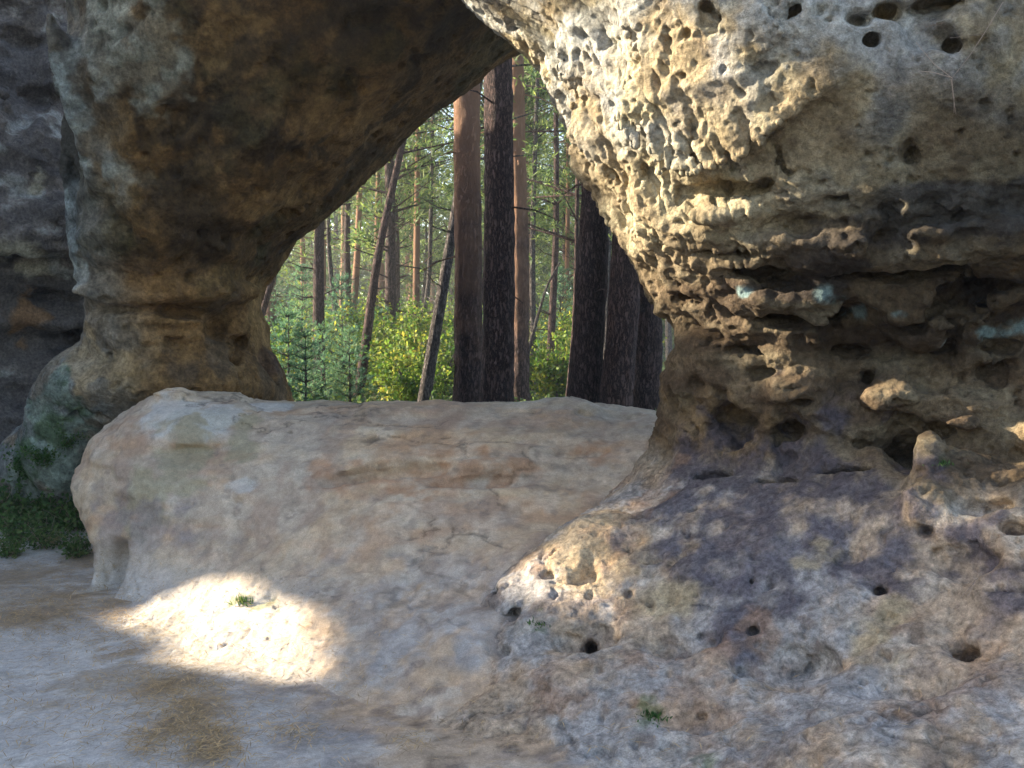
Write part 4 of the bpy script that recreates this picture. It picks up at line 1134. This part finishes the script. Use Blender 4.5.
for (u, Y, i, sc, label) in (
    (288, 15.0, 3, .9, 'blue-green young pine right beside the left pillar'), (303, 21.5, 1, .95, 'taller young pine behind the one beside the left pillar'),
    (322, 17.5, 3, .8, 'bushy young pine at the foot of the upright reddish trunk'), (342, 20.0, 1, .85, 'young pine with a pointed top between the reddish and curved trunks'),
    (350, 15.6, 3, .75, 'small young pine low in front of the curved trunk'), (380, 20.5, 3, 1.0, 'small young pine just right of the curved trunk'),
    (270, 23.0, 2, .9, 'young pine glimpsed past the edge of the left pillar'),
    (560, 24.0, 1, 1.0, 'young pine in the right-hand gap'),
    (305, 13.6, 3, .7, 'low young pine nearest the slab on the left')):
    x = (u - CX) / F * Y
    e = empty('young_pine', (x, Y, gz(x, Y))); e.rotation_euler = (0, 0, rg.uniform(0, 6)); e.scale = (sc, sc, sc)
    tag(e, label, 'young pine', G4); link('stem', yk[i][0], M_BARKG, e); link('needles', yk[i][1], M_YOUNG, e)

# ---------------------------------------------------------- broadleaved shrubs, green turning yellow
G5 = 'yellow-green shrubs under the pines'
sk = []
for i in range(4):
    H = (1.2, 1.7, 2.3, 3.0)[i]; T = Bag(); L = Bag()
    for _ in range(12):
        a = rg.uniform(0, 6.28); l = H * rg.uniform(.6, 1.0); d = np.array([math.cos(a) * .38, math.sin(a) * .38, 1.0])
        p = [np.zeros(3) - [0, 0, .1], d * l * .5, d * l * np.array([1.2, 1.2, 1])]
        T.tube(p, [.018, .012, .004], 5)
        for _ in range(9):
            t = rg.uniform(.25, 1); c = p[2] * t; e2 = c + rg.normal(size=3) * np.array([.3, .3, .15]) * H * .4
            T.tube([c, e2], [.006, .003], 3)
            m = 22; q = c + (e2 - c) * rg.uniform(.1, 1.1, (m, 1)) + rg.normal(size=(m, 3)) * .09
            L.blades(q, rg.normal(size=(m, 3)) + [0, 0, .1], .085 * rg.uniform(.6, 1.2, m), .026, .2)
    sk.append((T.mesh('stems', True), L.mesh('leaves')))
for (u, Y, i, sc, label) in (
    (392, 19.0, 1, 1.0, 'bright green shrub right of the curved dark trunk'), (405, 17.0, 0, 1.1, 'low yellow shrub in front of the leaning grey trunk'),
    (412, 21.0, 2, 1.0, 'tall yellow-green shrub behind the leaning grey trunk'), (436, 18.0, 1, 1.0, 'yellow shrub between the leaning trunk and the orange-topped pine'),
    (446, 22.0, 3, .9, 'tall leafy shrub close behind the orange-topped pine'), (382, 23.0, 3, .9, 'tall green shrub behind the curved trunk'),
    (350, 20.0, 1, 1.1, 'yellow-green shrub behind the young pines on the left'), (300, 24.0, 2, 1.0, 'leafy shrub far back beside the left pillar'),
    (420, 15.0, 0, .8, 'small yellow shrub at the foot of the leaning trunk'), (481, 20.0, 1, 1.0, 'shrub glimpsed between the orange-topped and the darkest trunk'),
    (541, 20.0, 1, 1.0, 'yellow shrub between the two thin trunks in the right-hand gap'), (558, 18.0, 0, 1.1, 'low yellow-green shrub at the foot of the dark irregular trunk'),
    (548, 25.0, 3, 1.0, 'tall yellow-green shrub at the back of the right-hand gap'), (606, 22.0, 2, 1.0, 'green shrub seen between the two leaning pines'),
    (270, 16.0, 1, 1.0, 'green shrub beside the dark hollow of the left pillar'), (330, 26.0, 3, 1.1, 'tall pale shrub far behind the upright reddish trunk'),
    (575, 26.0, 3, 1.0, 'tall shrub behind the purple-brown pine')):
    x = (u - CX) / F * Y
    e = empty('leafy_shrub', (x, Y, gz(x, Y))); e.rotation_euler = (0, 0, rg.uniform(0, 6)); e.scale = (sc, sc, sc)
    tag(e, label, 'shrub', G5); link('stems', sk[i][0], M_BARKG, e); link('leaves', sk[i][1], M_LEAF, e)

# ---------------------------------------------------------- undergrowth and the far wood
def scatter(name, n, fn, L, W, mat, label, flat=0.0):
    B = Bag(); P = fn(n); B.blades(P, rg.normal(size=P.shape) + [0, 0, .3], L * rg.uniform(.5, 1.4, len(P)), W, .1)
    o = link(name, B.mesh(name), mat); tag(o, label, name.split('_')[-1], kind='stuff')
    del o['category']
    o['category'] = 'undergrowth' if 'growth' in name else 'wood'
def under(n):
    Y = 10.5 + 42 * rg.random(n) ** 1.4; u = rg.uniform(60, 860, n); x = (u - CX) / F * Y
    P = np.stack([x, Y, Y * 0], 1); c = fbm(P, .7, 3, 131)
    P[:, 2] = gh(x, Y) + rg.random(n) ** 1.5 * (.28 + .35 * np.clip(c + .2, 0, 1))
    return P
scatter('undergrowth', 60000, under, .11, .022, M_MIX, 'low green bilberry and fern cover on the floor of the wood')
def farwood(n):
    a = rg.uniform(R(55), R(125), n); r_ = rg.uniform(56, 95, n)
    x, y = r_ * np.cos(a), r_ * np.sin(a); P = np.stack([x, y, x * 0], 1)
    z = rg.random(n) ** 1.2 * 11; P[:, 2] = z * .35
    keep = fbm(P, .28, 3, 132) > -.35 + z * .045
    P[:, 2] = gh(x, y) + z
    return P[keep]
scatter('far_wood', 130000, farwood, .75, .14, M_MIX, 'pale mass of far trees closing the view behind the pines')

# ---------------------------------------------------------- thin forest haze
B = Bag()
c8 = np.array([[x, y, z] for x in (-260, 260) for y in (-260, 260) for z in (-9, 24)], float)
B.add(c8, [[0, 1, 3, 2], [4, 6, 7, 5], [0, 4, 5, 1], [2, 3, 7, 6], [0, 2, 6, 4], [1, 5, 7, 3]])
hm = bpy.data.materials.new('haze'); hm.use_nodes = True; t = hm.node_tree; t.nodes.remove(t.nodes['Principled BSDF'])
pv = nd(t, 'ShaderNodeVolumePrincipled'); pv.inputs['Color'].default_value = (.93, .96, 1, 1); pv.inputs['Density'].default_value = .0018; pv.inputs['Anisotropy'].default_value = .3
t.links.new(pv.outputs[0], t.nodes['Material Output'].inputs['Volume'])
tag(link('haze', B.mesh('haze'), hm), kind='stuff')

# ---------------------------------------------------------- small plants by the rocks
G6 = 'bilberry plants at the foot of the left pillar'
bk = []
for i in range(3):
    T = Bag(); L = Bag()
    for _ in range(26):
        a = rg.uniform(0, 6.28); d = np.array([math.cos(a) * rg.uniform(.2, 1.6), math.sin(a) * rg.uniform(.2, 1.6), 1]); l = rg.uniform(.08, .22)
        T.tube([np.zeros(3), d * l], [.002, .001], 3)
        m = 26; q = d * l * rg.uniform(.2, 1.1, (m, 1)) + rg.normal(size=(m, 3)) * .03
        L.blades(q, rg.normal(size=(m, 3)) + [0, 0, .2], .032 * rg.uniform(.7, 1.3, m), .010)
    bk.append((T.mesh('stems'), L.mesh('leaves')))
for (u, Y, i, sc, label) in (
    (14, 7.25, 0, 1.1, 'bilberry plant at the left edge, nearest the sandy path'), (42, 7.1, 1, 1.0, 'wide bilberry plant in the middle of the front row by the slab'),
    (72, 6.95, 2, .9, 'bilberry plant touching the left edge of the slab'), (20, 7.7, 1, 1.3, 'bilberry plant in the back row at the left edge'),
    (50, 7.5, 0, 1.25, 'bilberry plant in the back row against the mossy foot'), (76, 7.45, 2, 1.2, 'bilberry plant squeezed between pillar foot and slab'),
    (6, 6.9, 2, .8, 'small low bilberry tuft at the edge of the sand'), (-12, 7.6, 1, 1.7, 'bilberry plant cut by the left edge of the picture')):
    x = (u - CX) / F * Y
    e = empty('bilberry_plant', (x, Y, gz(x, Y))); e.rotation_euler = (0, 0, rg.uniform(0, 6)); e.scale = (sc, sc, sc)
    tag(e, label, 'plant', G6); link('stems', bk[i][0], M_TWIG, e); link('leaves', bk[i][1], M_BERRY, e)

for (u, v, i, sc, label) in ((44, 462, 2, .8, 'small bilberry sprig rooted on the mossy foot of the left pillar'), (26, 474, 0, .9, 'bilberry sprig on the outer slope of the pillar foot, at the far left'), (64, 446, 2, .6, 'topmost sprig climbing the mossy foot of the left pillar')):
    P = GL.hit(u, v)
    if P is None: continue
    e = empty('bilberry_plant', P); e.rotation_euler = (.5, 0, rg.uniform(0, 6)); e.scale = (sc, sc, sc)
    tag(e, label, 'plant', G6); link('stems', bk[i][0], M_TWIG, e); link('leaves', bk[i][1], M_BERRY, e)

def tuft(G, u, v, n, l, label, cat='grass tuft', mat=M_BERRY):
    P = G.hit(u, v) if G is not None else None
    if P is None: print('no tuft', u, v); return
    B = Bag(); q = rg.normal(size=(n, 3)) * np.array([.028, .028, .004]); q[:, 2] -= .01
    B.blades(q, rg.normal(size=(n, 3)) * .5 + [0, -.1, 1], l * rg.uniform(.5, 1.2, n), .003)
    o = link('grass_tuft', B.mesh('grass_tuft'), mat); o.location = P
    tag(o, label, cat, 'little tufts growing on the rock')
tuft(GS, 245, 602, 120, .05, 'pale green tuft growing in the sunlit foot of the slab')
tuft(GR, 655, 716, 170, .035, 'dark green tuft on the rock near the bottom of the picture')
tuft(GR, 540, 622, 90, .025, 'tiny green tuft beside the small holes at the crease of the two rocks')
tuft(GR, 943, 462, 70, .022, 'bright green tuft under the sunlit knob beside the largest hole')
tuft(GS, 100, 606, 60, .05, 'green tuft in the dark cleft at the left foot of the slab')

# ---------------------------------------------------------- fallen needles on the sand
B = Bag()
def surf(u, v):
    d = ray(u, v); t = -CAM_Z / d[2]
    P = CAM + d * t
    for _ in range(3): t = (gz(P[0], P[1]) - CAM_Z) / d[2]; P = CAM + d * t
    for G in (GS, GR):
        H = G.hit(u, v, 2.2, 7.5)
        if H is not None and H[1] < P[1]: P = H
    return P
for (u, v, su, sv, n) in ((30, 618, 40, 12, 520), (70, 600, 40, 16, 200), (125, 640, 20, 12, 120), (185, 715, 24, 22, 420), (215, 745, 18, 16, 300), (165, 690, 26, 12, 200), (150, 745, 14, 10, 120), (295, 735, 16, 6, 70),
                          (20, 575, 30, 12, 200), (80, 565, 24, 12, 100), (120, 610, 16, 12, 120), (410, 745, 12, 5, 30), (245, 610, 30, 12, 60), (200, 660, 90, 50, 320), (60, 700, 80, 50, 260), (300, 700, 80, 40, 120), (620, 730, 200, 40, 60), (40, 545, 50, 12, 200), (120, 680, 110, 60, 700), (60, 590, 60, 30, 400), (420, 730, 160, 30, 120)):
    for _ in range(int(n * 2.2)):
        uu, vv = rg.normal(u, su), rg.normal(v, sv)
        if vv < 535 or vv > 800 or uu < -60: continue
        P = surf(uu, vv); a = rg.uniform(0, 6.28); l = rg.uniform(.03, .08)
        d = np.array([math.cos(a), math.sin(a), rg.normal() * .12])
        s_ = np.array([-d[1], d[0], 0]) * .0018; P = P + [0, 0, .016 + abs(rg.normal()) * .008]
        B.add([P - s_, P + d * l * .5 - s_ + [0, 0, .002], P + d * l, P + d * l * .5 + s_ + [0, 0, .002]], [[0, 1, 2, 3]])
o = link('fallen_needles', B.mesh('fallen_needles'), M_DRY)
tag(o, 'straw-coloured fallen pine needles lying in drifts on the sand', 'needles', kind='stuff')

# ---------------------------------------------------------- dry twigs caught on the right pillar
def caught(lines, label, r=.0016):
    B = Bag()
    for L_ in lines:
        pts = []
        for u, v in L_:
            P = GR.hit(u, v)
            if P is None: continue
            pts.append(P + (CAM - P) / np.linalg.norm(CAM - P) * .03)
        if len(pts) > 1: B.tube(pts, np.linspace(r, r * .5, len(pts)), 5)
    if not B.n: return
    o = link('dry_twig', B.mesh('dry_twig', True), M_TWIG); tag(o, label, 'twig', 'dry twigs caught on the pillar')
caught([[(1003, 2), (985, 32), (968, 58), (952, 78)], [(952, 78), (953, 96), (956, 114)], [(952, 78), (934, 64), (916, 42)], [(950, 77), (932, 72), (918, 71)], [(951, 79), (954, 98), (954, 113)],
        [(925, 27), (945, 22)], [(950, 38), (985, 34)], [(965, 60), (978, 48)]], 'forked dry twig with needles hanging below the hole at the top right', .0016)
caught([[(980, 576), (970, 588), (960, 598)], [(978, 578), (966, 592)], [(976, 580), (968, 596)]], 'short dry twig lying on the rock left of the lower right round hole')
print('all done', round(time.time() - T0, 1))
